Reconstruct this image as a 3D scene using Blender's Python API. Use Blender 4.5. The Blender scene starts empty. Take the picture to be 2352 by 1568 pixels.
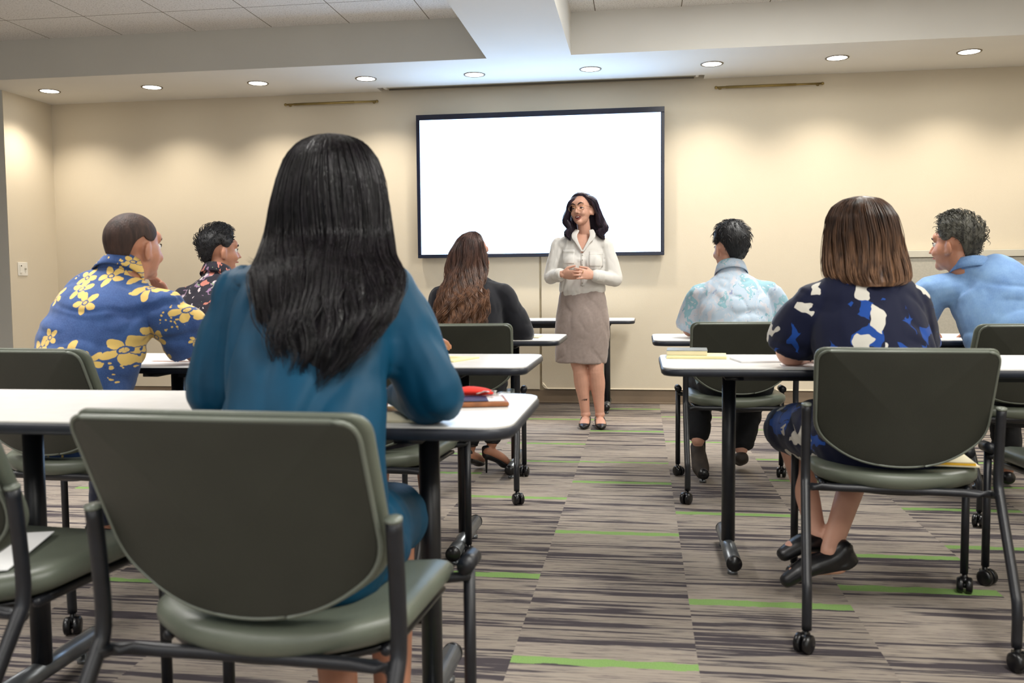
import bpy, bmesh, math, random
import numpy as np
from mathutils import Vector, Matrix
C = bpy.context.scene.collection
SC = bpy.context.scene
PI = math.pi
# ------------------------------------------------------------------ camera
F_PX, YAW, PITCH, ROLL, CAMH = 2085.77, 0.14189, 0.06331, -0.00877, 1.015
def cam_axes():
    f = np.array([-math.sin(YAW)*math.cos(PITCH), math.cos(YAW)*math.cos(PITCH), -math.sin(PITCH)])
    r = np.array([math.cos(YAW), math.sin(YAW), 0.0]); u = np.cross(r, f)
    return r*math.cos(ROLL)+u*math.sin(ROLL), -r*math.sin(ROLL)+u*math.cos(ROLL), f
CR_, CU_, CF_ = cam_axes()
def U(px, py, Y):
    """point of the room at depth Y seen at photo pixel (px, py)"""
    d = CF_ + CR_*(px-1176)/F_PX - CU_*(py-784)/F_PX
    return np.array([0, 0, CAMH]) + d*Y/d[1]
cam = bpy.data.objects.new('camera', bpy.data.cameras.new('camera')); C.objects.link(cam)
cam.matrix_world = Matrix(((CR_[0], CU_[0], -CF_[0], 0), (CR_[1], CU_[1], -CF_[1], 0), (CR_[2], CU_[2], -CF_[2], CAMH), (0, 0, 0, 1)))
cam.data.sensor_width = 36; cam.data.lens = F_PX/2352*36
cam.data.clip_start = 0.05; cam.data.clip_end = 60
cam.data.dof.use_dof = True; cam.data.dof.focus_distance = 6.0; cam.data.dof.aperture_fstop = 5.0
SC.camera = cam
# ------------------------------------------------------------------ world and room lights
w = bpy.data.worlds.new('world'); SC.world = w; w.use_nodes = True
w.node_tree.nodes['Background'].inputs[0].default_value = (0.75, 0.78, 0.85, 1)
w.node_tree.nodes['Background'].inputs[1].default_value = 0.3
SC.view_settings.view_transform = 'Standard'; SC.view_settings.look = 'None'
SC.view_settings.gamma = 1.0; SC.view_settings.use_curve_mapping = False
SC.view_settings.exposure = 0.36
def area_light(name, loc, sx, sy, power, col, rot=(0, 0, 0), spread=180):
    l = bpy.data.lights.new(name, 'AREA'); l.shape = 'RECTANGLE'; l.size = sx; l.size_y = sy
    l.energy = power; l.color = col; l.spread = math.radians(spread)
    o = bpy.data.objects.new(name, l); o.location = loc; o.rotation_euler = rot; C.objects.link(o); return o
ZS, ZC, YN_ = 2.6655, 2.969, -3.2
# recessed troffers in the two ceiling coffers, in front of and behind the camera
for x, y, p in ((-4.3, 3.4, 30), (-2.4, 3.2, 38), (-3.4, 0.6, 44), (-2.0, -1.4, 40)):
    area_light('troffer_light', (x, y, ZC-.02), .6, 1.2, p, (1.0, .97, .93), spread=125)
for x, y, p in ((0.75, 4.9, 58), (2.6, 3.8, 40), (0.9, 1.2, 46), (2.8, 0.6, 40), (1.0, -1.6, 40)):
    area_light('troffer_light', (x, y, ZC-.02), .6, 1.2, p, (1.0, .98, .92))
DOWN = [(-4.924, 7.125), (-4.011, 7.14), (-3.095, 7.155), (-2.185, 7.155), (-1.305, 7.17), (-.391, 7.15), (.528, 7.147), (1.435, 7.121), (2.352, 7.105), (3.27, 7.10)]
area_light('rear_fill_light', (-.8, YN_+.06, 1.75), 6.5, 1.5, 28, (.80, .89, 1.0), (math.radians(-90), 0, PI))  # added cool fill behind the camera, brightens soffit and backs; no window built
for x, y in DOWN:
    l = bpy.data.lights.new('downlight_lamp', 'SPOT'); l.energy = 46; l.color = (1.0, .89, .74)
    l.spot_size = math.radians(124); l.spot_blend = .8; l.shadow_soft_size = .05
    o = bpy.data.objects.new('downlight_lamp', l); o.location = (x, y, ZS-.02); C.objects.link(o)

# ------------------------------------------------------------------ material helpers
MATS = {}
class NT:
    def __init__(s, name, rough=.6, metal=0., spec=.5):
        m = bpy.data.materials.new(name); m.use_nodes = True; s.m = m; s.t = m.node_tree; s.n = s.t.nodes
        s.b = s.n['Principled BSDF']; s.b.inputs['Roughness'].default_value = rough
        s.b.inputs['Metallic'].default_value = metal; s.b.inputs['Specular IOR Level'].default_value = spec
        MATS[name] = m
    def node(s, typ, **kw):
        n = s.n.new(typ)
        for k, v in kw.items(): setattr(n, k, v)
        return n
    def put(s, sock, v):
        if hasattr(v, 'links') or isinstance(v, bpy.types.NodeSocket): s.t.links.new(v, sock)
        else: sock.default_value = v
    def math(s, op, a, b=None, c=None, clamp=False):
        n = s.node('ShaderNodeMath', operation=op, use_clamp=clamp); s.put(n.inputs[0], a)
        if b is not None: s.put(n.inputs[1], b)
        if c is not None: s.put(n.inputs[2], c)
        return n.outputs[0]
    def vmath(s, op, a, b=None):
        n = s.node('ShaderNodeVectorMath', operation=op); s.put(n.inputs[0], a)
        if b is not None: s.put(n.inputs[1], b)
        return n.outputs[1] if op in ('LENGTH', 'DISTANCE', 'DOT_PRODUCT') else n.outputs[0]
    def coord(s, kind='Object'): return s.node('ShaderNodeTexCoord').outputs[kind]
    def mapping(s, vec, scale=(1, 1, 1), rot=(0, 0, 0), loc=(0, 0, 0)):
        n = s.node('ShaderNodeMapping'); s.put(n.inputs[0], vec)
        n.inputs['Location'].default_value = loc; n.inputs['Rotation'].default_value = rot; n.inputs['Scale'].default_value = scale
        return n.outputs[0]
    def noise(s, vec, scale, detail=3, rough=.5, dist=0, out=0):
        n = s.node('ShaderNodeTexNoise'); s.put(n.inputs['Vector'], vec); n.inputs['Scale'].default_value = scale
        n.inputs['Detail'].default_value = detail; n.inputs['Roughness'].default_value = rough; n.inputs['Distortion'].default_value = dist
        return n.outputs[out]
    def voronoi(s, vec, scale, feat='F1', rand=1, dim='3D', metric='EUCLIDEAN'):
        n = s.node('ShaderNodeTexVoronoi', feature=feat, voronoi_dimensions=dim, distance=metric); s.put(n.inputs['Vector'], vec)
        n.inputs['Scale'].default_value = scale; n.inputs['Randomness'].default_value = rand; return n
    def ramp(s, fac, stops, interp='LINEAR'):
        n = s.node('ShaderNodeValToRGB'); n.color_ramp.interpolation = interp; s.put(n.inputs[0], fac)
        e = n.color_ramp.elements
        while len(e) < len(stops): e.new(.5)
        for i, (p, c) in enumerate(stops): e[i].position = p; e[i].color = (*lin(c), 1)
        return n.outputs[0]
    def mix(s, fac, a, b, blend='MIX'):
        n = s.node('ShaderNodeMix', data_type='RGBA', blend_type=blend); s.put(n.inputs[0], fac)
        s.put(n.inputs[6], a if not isinstance(a, tuple) else (*lin(a), 1)); s.put(n.inputs[7], b if not isinstance(b, tuple) else (*lin(b), 1))
        return n.outputs[2]
    def sep(s, v):
        n = s.node('ShaderNodeSeparateXYZ'); s.put(n.inputs[0], v); return n.outputs
    def comb(s, x, y, z):
        n = s.node('ShaderNodeCombineXYZ'); s.put(n.inputs[0], x); s.put(n.inputs[1], y); s.put(n.inputs[2], z); return n.outputs[0]
    def bump(s, h, strength=.3, dist=.01):
        n = s.node('ShaderNodeBump'); n.inputs['Strength'].default_value = strength; n.inputs['Distance'].default_value = dist
        s.put(n.inputs['Height'], h); s.t.links.new(n.outputs[0], s.b.inputs['Normal'])
    def color(s, v): s.put(s.b.inputs['Base Color'], v if not isinstance(v, tuple) else (*lin(v), 1))
def lin(c):
    """sRGB 0..255 -> linear"""
    return tuple(((v/255)/12.92 if v/255 <= .04045 else ((v/255+.055)/1.055)**2.4) for v in c[:3])
def plain(name, col, rough=.6, metal=0., var=.08, nscale=6, bump=0., bscale=200, spec=.5, coat=0):
    s = NT(name, rough, metal, spec); c = s.coord()
    dark = tuple(v*(1-var) for v in col); light = tuple(min(255, v*(1+var)) for v in col)
    s.color(s.ramp(s.noise(c, nscale, 4), [(.3, dark), (.7, light)]))
    if bump: s.bump(s.noise(c, bscale, 3), bump, .002)
    if coat: s.b.inputs['Coat Weight'].default_value = coat
    return s.m
# ------------------------------------------------------------------ materials
plain('wall_paint', (212, 202, 182), .85, var=.012, nscale=1.2, bump=.25, bscale=160)
plain('soffit_paint', (224, 222, 216), .85, var=.01, nscale=2, bump=.12, bscale=150)
plain('shade_grey', (208, 207, 200), .85, var=.01, nscale=2, bump=.2, bscale=180)  # greyer wall tone, the shade of unlit faces put into the colour
plain('panel_groove', (196, 184, 158), .8)
plain('baseboard_rubber', (122, 106, 88), .6, var=.04)
plain('white_plastic', (232, 230, 222), .4, var=.01)
plain('grey_fabric_panel', (178, 174, 162), .9, var=.03, nscale=60, bump=.3, bscale=400)
plain('panel_cap', (196, 192, 178), .6, var=.02)
plain('black_tube', (24, 26, 32), .38, var=.15, nscale=30, bump=.15, bscale=500)
plain('black_plastic', (14, 14, 17), .3, var=.1)
plain('black_edge', (36, 40, 50), .42, var=.1, nscale=25, bump=.1, bscale=300)
plain('vinyl_olive', (98, 104, 92), .34, var=.05, nscale=8, bump=.25, bscale=420, spec=.5)
plain('vinyl_shell', (52, 54, 47), .42, var=.05, nscale=8, bump=.3, bscale=420, spec=.45)
plain('piping', (112, 118, 108), .3, var=.03)
plain('laminate_white', (226, 224, 220), .32, var=.015, nscale=25)
plain('silver_tube', (120, 124, 128), .32, metal=.7, var=.06, nscale=20)
plain('brass', (150, 132, 84), .35, metal=.75, var=.1)
plain('lamp_trim', (118, 108, 90), .5, var=.03)
plain('tv_frame', (12, 20, 44), .22, var=.08, spec=.6)
plain('casing_grey', (176, 174, 160), .5, var=.03)
plain('slot_dark', (110, 104, 92), .8, var=.05)
plain('skin_fair', (208, 158, 136), .5, var=.04, nscale=14)
plain('skin_tan', (178, 124, 98), .5, var=.06, nscale=14)
plain('skin_brown', (160, 100, 70), .5, var=.06, nscale=14)
plain('shoe_black', (16, 16, 20), .35, var=.1)
plain('sole_brown', (44, 36, 30), .7, var=.2, nscale=30)
plain('trouser_black', (20, 22, 28), .85, var=.12, nscale=20)
plain('gold_wire', (190, 150, 90), .25, metal=.9)
plain('lip', (158, 84, 78), .4)
plain('mouth_dark', (90, 30, 30), .6)
plain('tooth', (238, 232, 220), .3, var=.01)
plain('brow', (52, 34, 30), .8)
plain('eye_white', (232, 228, 226), .2, var=.01)
plain('iris', (50, 36, 30), .15)
plain('red_felt', (226, 46, 30), .7, var=.05)
plain('red_plastic', (226, 30, 30), .3, var=.02)
plain('clip_wood', (150, 92, 52), .5, var=.12, nscale=40)
plain('paper_white', (240, 240, 240), .8, var=.01)
plain('paper_yellow', (240, 232, 176), .8, var=.02)
plain('paper_cream', (232, 222, 190), .8, var=.02)
plain('folder_yellow', (238, 186, 30), .6, var=.03)
plain('navy_card', (44, 44, 84), .6, var=.25, nscale=70)
plain('key_metal', (170, 168, 160), .3, metal=.8)
plain('spiral_cover', (120, 124, 122), .4, var=.1, nscale=40)
plain('pen_blue', (30, 110, 190), .3)
plain('screen_tray', (40, 40, 44), .5)
def hair_mat(name, dark, light, rough=.38):
    s = NT(name, rough, spec=.4); c = s.coord()
    n = s.noise(s.mapping(c, (60, 60, 5)), 1.0, 3)
    s.color(s.ramp(n, [(.3, dark), (.72, light)]))
    s.bump(s.noise(s.mapping(c, (220, 220, 12)), 1.0, 2), .5, .004); return s
hair_mat('hair_black', (9, 8, 11), (30, 25, 32), .33)
hair_mat('hair_short_black', (12, 12, 14), (34, 34, 38), .5)
hair_mat('hair_plum', (22, 16, 26), (58, 44, 62), .4)
hair_mat('hair_grey', (30, 28, 24), (96, 94, 84), .55)
hair_mat('hair_buzz', (38, 26, 22), (70, 50, 42), .7)
s = hair_mat('hair_chestnut', (46, 26, 20), (118, 78, 56)); z = s.sep(s.coord())[2]
def ombre(name, top_d, top_l, tip_d, tip_l, z0, z1):
    s = NT(name, .42, spec=.35); c = s.coord(); z = s.sep(c)[2]
    n = s.noise(s.mapping(c, (55, 55, 6)), 1.0, 3)
    t = s.ramp(n, [(.3, top_d), (.7, top_l)]); b = s.ramp(n, [(.3, tip_d), (.7, tip_l)])
    f = s.math('MULTIPLY_ADD', z, 1/(z1-z0), -z0/(z1-z0), clamp=True)
    s.color(s.mix(f, t, b)); return s
ombre('hair_ombre', (40, 26, 24), (92, 64, 56), (56, 34, 24), (132, 92, 64), 1.20, .90)
ombre('hair_bob', (30, 19, 15), (84, 58, 42), (64, 42, 30), (158, 118, 88), 1.20, 1.0)

def fabric(name, col, var=.1, rough=.85, nscale=9, weave=900, sheen=.2, bump=.25, detail=5):
    s = NT(name, rough, spec=.25); c = s.coord()
    base = s.ramp(s.noise(c, nscale, detail), [(.3, tuple(v*(1-var) for v in col)), (.7, tuple(min(255, v*(1+var)) for v in col))])
    s.color(base); s.b.inputs['Sheen Weight'].default_value = sheen
    s.bump(s.noise(c, weave, 2), bump, .0015); return s
fabric('teal_silk', (3, 68, 98), .12, .55, 5, sheen=0)
fabric('black_knit', (24, 25, 32), .1)
fabric('blouse_cream', (218, 215, 210), .02, .8)
fabric('skirt_taupe', (152, 138, 132), .03, .9, 60)
fabric('denim_trouser', (34, 40, 62), .12)
fabric('dark_top', (34, 30, 38), .12)
s = fabric('denim_light', (96, 142, 196), .1); c = s.coord()
n1 = s.noise(c, 7, 5, .6); n2 = s.noise(s.mapping(c, (300, 300, 60)), 1, 2)
s.color(s.mix(s.math('MULTIPLY', n2, .35), s.ramp(n1, [(.3, (66, 110, 170)), (.7, (122, 162, 208))]), (176, 200, 228)))
# blue aloha shirt: yellow hibiscus blooms at fixed places on the cloth
def aloha_mat(name, blooms, base_d, base_l, petal):
    s = NT(name, .85, spec=.2); c = s.coord(); x, y, z = s.sep(c)
    wv = s.noise(s.mapping(c, (260, 260, 260)), 1, 2); n1 = s.noise(c, 10, 5, .6)
    base = s.mix(s.math('MULTIPLY', wv, .5), s.ramp(n1, [(.3, base_d), (.7, base_l)]), tuple(min(255, v+46) for v in base_l))
    dn = s.noise(c, 30, 2, out=1); dx, _, dz = s.sep(dn)
    X = s.math('ADD', x, s.math('MULTIPLY_ADD', dx, .012, -.006)); Z = s.math('ADD', z, s.math('MULTIPLY_ADD', dz, .012, -.006))
    mask = None
    for (bx, bz, r, a) in blooms:
        ux = s.math('SUBTRACT', X, bx); uz = s.math('SUBTRACT', Z, bz)
        rr = s.math('SQRT', s.math('ADD', s.math('MULTIPLY', ux, ux), s.math('MULTIPLY', uz, uz)))
        th = s.math('ARCTAN2', uz, ux)
        lob = s.math('ABSOLUTE', s.math('COSINE', s.math('MULTIPLY_ADD', th, 2.5, a)))
        rim = s.math('MULTIPLY_ADD', lob, r*.72, r*.30)
        m = s.math('LESS_THAN', rr, rim)
        vein = s.math('GREATER_THAN', s.math('MULTIPLY', s.math('SUBTRACT', 1.0, lob), 1.0), .82)
        m = s.math('MULTIPLY', m, s.math('SUBTRACT', 1.0, s.math('MULTIPLY', vein, s.math('LESS_THAN', rr, r*.55))))
        hole = s.math('GREATER_THAN', s.math('ABSOLUTE', s.math('SUBTRACT', rr, r*.22)), r*.05)
        m = s.math('MULTIPLY', m, hole)
        mask = m if mask is None else s.math('MAXIMUM', mask, m)
    # small sprig dots trailing between the blooms
    v = s.voronoi(s.comb(X, 0.0, Z), 75); big = s.noise(s.comb(X, 0.0, Z), 7.5, 1)
    dots = s.math('MULTIPLY', s.math('LESS_THAN', v.outputs[0], .28), s.math('GREATER_THAN', big, .60))
    mask = s.math('MAXIMUM', mask, dots)
    s.color(s.mix(s.math('MULTIPLY', mask, .94), base, petal)); s.bump(wv, .3, .0015); s.b.inputs['Sheen Weight'].default_value = .15
    return s.m
def shard_mat(name, base, cols, scale, stretch=(1, 1, 1), rot=(0, 0, 0), warp=.03, rough=.7, seedloc=(0, 0, 0)):
    """cloth printed with angular or leafy patches"""
    s = NT(name, rough, spec=.2); c = s.coord(); dn = s.noise(c, 14, 2, out=1)
    v3 = s.node('ShaderNodeVectorMath', operation='MULTIPLY_ADD'); s.put(v3.inputs[0], dn); v3.inputs[1].default_value = (warp*2,)*3; s.put(v3.inputs[2], c)
    cc = s.mapping(v3.outputs[0], stretch, rot, seedloc)
    out = base if not isinstance(base, tuple) else base
    cur = None
    for i, (col, th, lo, sc) in enumerate(cols):
        v = s.voronoi(s.mapping(cc, (1, 1, 1), (0, 0, .4*i), (3.1*i, 1.7*i, .9*i)), scale*sc, metric='MINKOWSKI' if i % 2 else 'MANHATTAN')
        r = s.sep(v.outputs['Color'])[0]
        m = s.math('MULTIPLY', s.math('GREATER_THAN', r, th), s.math('LESS_THAN', v.outputs[0], lo))
        cur = s.mix(m, cur if cur is not None else base, col)
    s.color(cur); s.bump(s.noise(c, 700, 2), .2, .0015); s.b.inputs['Sheen Weight'].default_value = .1
    return s.m
shard_mat('navy_print', (14, 20, 48), [((24, 70, 150), .58, .60, 1.0), ((24, 70, 150), .76, .7, .8), ((210, 206, 196), .74, .52, 1.05), ((14, 20, 48), .80, .5, 1.5), ((210, 206, 196), .84, .6, 1.25)], 13, (1.0, .35, .8), (.2, .3, .2), .045)
shard_mat('dark_floral', (40, 38, 48), [((138, 110, 138), .6, .5, 1), ((134, 160, 120), .55, .5, 1.3), ((196, 184, 186), .6, .42, 1.2), ((44, 40, 52), .4, .5, 1.9), ((188, 120, 106), .82, .6, .9), ((32, 30, 40), .5, .45, 2.2)], 22, (1, .6, .5), (.3, .8, .2), .08)
shard_mat('pale_aloha', (172, 188, 204), [((138, 176, 188), .50, .8, .8), ((142, 152, 182), .55, .8, 1), ((190, 190, 198), .5, .6, 1.3), ((120, 160, 176), .7, .6, 1.8), ((180, 190, 202), .45, .55, 3.2), ((126, 138, 168), .62, .5, 4.2), ((192, 194, 202), .6, .5, 5.0)], 15, (1.3, .6, .5), (.2, .5, .1), .06)

# carpet: half-metre tiles laid in columns, streaked across, a green streak in each
SEAM = -.350
GREENS = [(-5, 4.208, .028), (-3, 2.878, .026), (-2, 4.759, .036), (-2, 5.307, .034), (-2, 7.276, .036), (-2, 3.62, .034), (-2, 2.5, .03), (-1, 3.08, .042), (-1, 4.233, .036), (-1, 5.12, .03), (-1, 5.7, .036), (-1, 6.741, .045), (-1, 2.0, .03), (0, 2.381, .036), (0, 3.659, .036), (0, 4.605, .038), (0, 5.132, .028), (0, 6.226, .045), (0, 7.337, .045), (0, 1.7, .03),
          (1, 2.889, .042), (1, 4.02, .036), (1, 5.838, .034), (1, 6.928, .034), (1, 5.1, .0), (2, 2.501, .0), (2, 3.082, .048), (2, 3.454, .034), (2, 4.735, .028), (2, 5.294, .032), (2, 6.366, .03), (3, 2.5, .042), (3, 3.607, .036), (3, 4.201, .036), (4, 4.678, .03), (4, 5.308, .032), (-4, 2.3, .03), (-4, 3.4, .03), (-3, 4.6, .03), (-3, 6.0, .03), (-2, 6.4, .03), (5, 3.2, .03)]
s = NT('carpet_tiles', .95, spec=.15); c = s.coord(); x, y, z = s.sep(c)
col = s.math('FLOOR', s.math('MULTIPLY', s.math('SUBTRACT', x, SEAM), 2.0))
row = s.math('FLOOR', s.math('MULTIPLY', s.math('ADD', y, s.math('MULTIPLY', col, .17)), 2.0))
wn = s.node('ShaderNodeTexWhiteNoise', noise_dimensions='2D'); s.put(wn.inputs[0], s.comb(col, row, 0.0))
off = s.math('MULTIPLY', wn.outputs[0], 31.0)
def streak(sy, sx, seed, det=2):
    v = s.comb(s.math('ADD', s.math('MULTIPLY', x, sx), s.math('ADD', s.math('MULTIPLY', col, 7.3), seed)), s.math('ADD', s.math('MULTIPLY', y, sy), off), 0.0)
    return s.noise(v, 1.0, det, .6)
a = streak(17, 1.0, 0.0, 3); b = streak(62, 1.6, 50.0, 3)
rag = s.noise(s.comb(s.math('MULTIPLY', x, 26.0), s.math('MULTIPLY', y, 150.0), 3.0), 1.0, 2)
mixn = s.math('ADD', s.math('ADD', s.math('MULTIPLY', a, .6), s.math('MULTIPLY', b, .4)), s.math('ADD', s.math('MULTIPLY_ADD', rag, .05, -.025), s.math('MULTIPLY_ADD', wn.outputs[0], .05, -.028)))
base = s.ramp(mixn, [(0, (80, 74, 78)), (.445, (78, 72, 76)), (.462, (132, 124, 119)), (.49, (164, 154, 142)), (.535, (160, 149, 138)), (.545, (110, 102, 102)), (.56, (150, 140, 131)), (.60, (172, 161, 147)), (.63, (96, 89, 91)), (.645, (164, 153, 141))])
fine = s.noise(s.mapping(c, (420, 420, 1)), 1.0, 3, .7)
tint = s.math('MULTIPLY_ADD', wn.outputs[0], .16, .92)
mask = None
wob = s.math('MULTIPLY_ADD', s.noise(s.comb(s.math('MULTIPLY', x, 14.0), s.math('MULTIPLY', y, 60.0), 0.0), 1.0, 3), .034, -.017)
Yw = s.math('ADD', y, wob)
for k, gy, gw in GREENS:
    if gw <= 0: continue
    m = s.math('MULTIPLY', s.math('COMPARE', col, float(k), .3), s.math('COMPARE', Yw, gy, gw*.62))
    mask = m if mask is None else s.math('MAXIMUM', mask, m)
gcol = s.ramp(fine, [(.35, (112, 146, 82)), (.65, (150, 184, 112))])
hs = s.node('ShaderNodeHueSaturation'); s.put(hs.inputs['Color'], s.mix(mask, base, gcol)); s.put(hs.inputs['Value'], tint)
cc = s.mix(s.math('MULTIPLY', fine, .55), hs.outputs[0], (88, 80, 80), 'MULTIPLY')
s.color(s.mix(.38, hs.outputs[0], cc)); s.bump(fine, .5, .004)

# ceiling tiles: speckled mineral board with thin dark joints
s = NT('ceiling_tiles', .9, spec=.1); c = s.coord(); x, y, z = s.sep(c)
sp = s.noise(c, 95, 4, .7); sp2 = s.noise(c, 210, 2)
base = s.ramp(s.math('ADD', s.math('MULTIPLY', sp, .6), s.math('MULTIPLY', sp2, .4)), [(.36, (168, 164, 158)), (.47, (232, 230, 226)), (.7, (240, 239, 236))])
fx = s.math('FRACT', s.math('DIVIDE', s.math('SUBTRACT', x, -4.6), .61)); fy = s.math('FRACT', s.math('DIVIDE', s.math('SUBTRACT', y, 6.19), .61))
def joint(f, w_): return s.math('MAXIMUM', s.math('LESS_THAN', f, w_), s.math('GREATER_THAN', f, 1-w_))
jm = s.math('MAXIMUM', joint(fx, .0055), joint(fy, .0055))
s.color(s.mix(jm, base, (120, 112, 100))); s.bump(sp, .35, .004)

# emitters
def emit(name, col, strength):
    m = bpy.data.materials.new(name); m.use_nodes = True; nt = m.node_tree; nt.nodes.clear()
    e = nt.nodes.new('ShaderNodeEmission'); e.inputs[0].default_value = (*col, 1); e.inputs[1].default_value = strength
    o = nt.nodes.new('ShaderNodeOutputMaterial'); nt.links.new(e.outputs[0], o.inputs[0]); MATS[name] = m
emit('screen_light', (.46, .68, 1.0), 5.4)
emit('lens_light', (1.0, .96, .88), 14)
gm = NT('spectacle_glass', .02); gm.b.inputs['Transmission Weight'].default_value = 1; gm.b.inputs['IOR'].default_value = 1.05; gm.color((250, 250, 250))

# ------------------------------------------------------------------ mesh helpers
def link(name, verts, faces, mat, parent=None, smooth=True, loc=None):
    me = bpy.data.meshes.new(name)
    me.from_pydata([tuple(map(float, v)) for v in verts] if not isinstance(verts, np.ndarray) else verts.tolist(), [], faces if not isinstance(faces, np.ndarray) else faces.tolist())
    me.materials.append(MATS[mat] if isinstance(mat, str) else mat)
    if smooth: me.shade_smooth()
    me.update()
    o = bpy.data.objects.new(name, me); C.objects.link(o)
    if parent: o.parent = parent
    if loc is not None: o.location = loc
    return o
def thing(name, label, cat, loc=(0, 0, 0), rz=0, group=None):
    o = bpy.data.objects.new(name, None); C.objects.link(o); o.empty_display_size = .1
    o.location = loc; o.rotation_euler = (0, 0, rz); o['label'] = label; o['category'] = cat
    if group: o['group'] = group
    return o
def tag(o, label, cat, group=None, kind=None):
    if label: o['label'] = label; o['category'] = cat
    if group: o['group'] = group
    if kind: o['kind'] = kind
    return o
class MB:
    def __init__(s): s.v = []; s.f = []
    def add(s, v, f):
        n = len(s.v); s.v += [tuple(p) for p in v]; s.f += [tuple(i+n for i in q) for q in f]; return s
    def build(s, name, mat, parent=None, smooth=True, bevel=0, loc=None):
        o = link(name, s.v, s.f, mat, parent, smooth, loc)
        if bevel:
            m = o.modifiers.new('bevel', 'BEVEL'); m.width = bevel; m.segments = 3; m.limit_method = 'ANGLE'; m.angle_limit = math.radians(40)
        return o
def box(x0, x1, y0, y1, z0, z1):
    v = [(x, y, z) for z in (z0, z1) for y in (y0, y1) for x in (x0, x1)]
    return v, [(0, 2, 3, 1), (4, 5, 7, 6), (0, 1, 5, 4), (2, 6, 7, 3), (0, 4, 6, 2), (1, 3, 7, 5)]
def bx(name, mat, *a, parent=None, bevel=0, smooth=False):
    return MB().add(*box(*a)).build(name, mat, parent, smooth, bevel)
def catmull(P, n):
    P = np.asarray(P, float); m = len(P)
    if m < 3:
        t = np.linspace(0, 1, n)[:, None]; return P[0]*(1-t)+P[-1]*t
    Q = np.vstack([2*P[0]-P[1], P, 2*P[-1]-P[-2]])
    out = []
    for s_ in np.linspace(0, m-1, n):
        i = min(int(s_), m-2); t = s_-i; a, b, c, d = Q[i:i+4]
        out.append(.5*((2*b)+(-a+c)*t+(2*a-5*b+4*c-d)*t*t+(-a+3*b-3*c+d)*t**3))
    return np.array(out)
def tube(pts, rad, seg=12, ref=(1, .01, .02), caps=True, smooth_n=0, roundcap=True):
    """swept tube; rad: scalars or (a along ref, b across) per point"""
    P = np.asarray(pts, float); R = np.array([(r, r) if np.isscalar(r) else tuple(r) for r in rad], float)
    if len(R) == 1: R = np.repeat(R, len(P), 0)
    if smooth_n:
        R = catmull(np.hstack([R, np.zeros((len(R), 1))]), smooth_n)[:, :2]; P = catmull(P, smooth_n)
    R = np.maximum(R, 1e-4)
    n = len(P); T = np.gradient(P, axis=0); T /= np.linalg.norm(T, axis=1)[:, None]+1e-12
    ref = np.asarray(ref, float)
    rings = []
    def frame(t):
        a = ref-t*(ref@t)
        if np.linalg.norm(a) < .15: a = np.array([0, 0, 1.])-t*t[2]
        if np.linalg.norm(a) < .15: a = np.array([0, 1., 0])-t*t[1]
        a /= np.linalg.norm(a); return a, np.cross(t, a)
    th = np.linspace(0, 2*PI, seg, endpoint=False)
    def ring(p, t, r):
        a, b = frame(t); return p+np.outer(np.cos(th)*r[0], a)+np.outer(np.sin(th)*r[1], b)
    if caps and roundcap:
        m0 = R[0].min(); m1 = R[-1].min()
        rings += [ring(P[0]-T[0]*m0*.85, T[0], R[0]*.45), ring(P[0]-T[0]*m0*.5, T[0], R[0]*.84)]
    for i in range(n): rings.append(ring(P[i], T[i], R[i]))
    if caps and roundcap: rings += [ring(P[-1]+T[-1]*m1*.5, T[-1], R[-1]*.84), ring(P[-1]+T[-1]*m1*.85, T[-1], R[-1]*.45)]
    V = np.vstack(rings); k = len(rings); F = []
    for i in range(k-1):
        for j in range(seg):
            j2 = (j+1) % seg; F.append((i*seg+j, i*seg+j2, (i+1)*seg+j2, (i+1)*seg+j))
    if caps: F.append(tuple(range(seg))[::-1]); F.append(tuple((k-1)*seg+j for j in range(seg)))
    return [tuple(v) for v in V], F
def ellipsoid(c, r, R=None, nu=16, nv=10):
    V = []; F = []
    R = np.eye(3) if R is None else np.asarray(R)
    for i in range(1, nv):
        ph = PI*i/nv
        for j in range(nu):
            t = 2*PI*j/nu; p = np.array([r[0]*math.sin(ph)*math.cos(t), r[1]*math.sin(ph)*math.sin(t), r[2]*math.cos(ph)])
            V.append(tuple(np.asarray(c)+R@p))
    V.append(tuple(np.asarray(c)+R@np.array([0, 0, r[2]]))); V.append(tuple(np.asarray(c)-R@np.array([0, 0, r[2]])))
    for i in range(nv-2):
        for j in range(nu):
            j2 = (j+1) % nu; F.append((i*nu+j, (i+1)*nu+j, (i+1)*nu+j2, i*nu+j2))
    a = len(V)-2
    for j in range(nu):
        j2 = (j+1) % nu; F.append((a, j, j2)); F.append((a+1, (nv-2)*nu+j2, (nv-2)*nu+j))
    return V, F
def cyl(p0, p1, r, seg=16): return tube([p0, p1], [r, r], seg, roundcap=False)
def superpoly(pts, r, n=6):
    """2D polygon with rounded corners; r scalar or per-corner"""
    out = []; m = len(pts)
    for i in range(m):
        p = np.array(pts[i], float); a = np.array(pts[i-1], float)-p; b = np.array(pts[(i+1) % m], float)-p
        rr = r if np.isscalar(r) else r[i]
        la, lb = np.linalg.norm(a), np.linalg.norm(b); rr = min(rr, la*.49, lb*.49)
        p0 = p+a/la*rr; p1 = p+b/lb*rr
        for k in range(n+1):
            t = k/n; out.append(tuple((1-t)**2*p0+2*t*(1-t)*p+t*t*p1))
    return out
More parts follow.
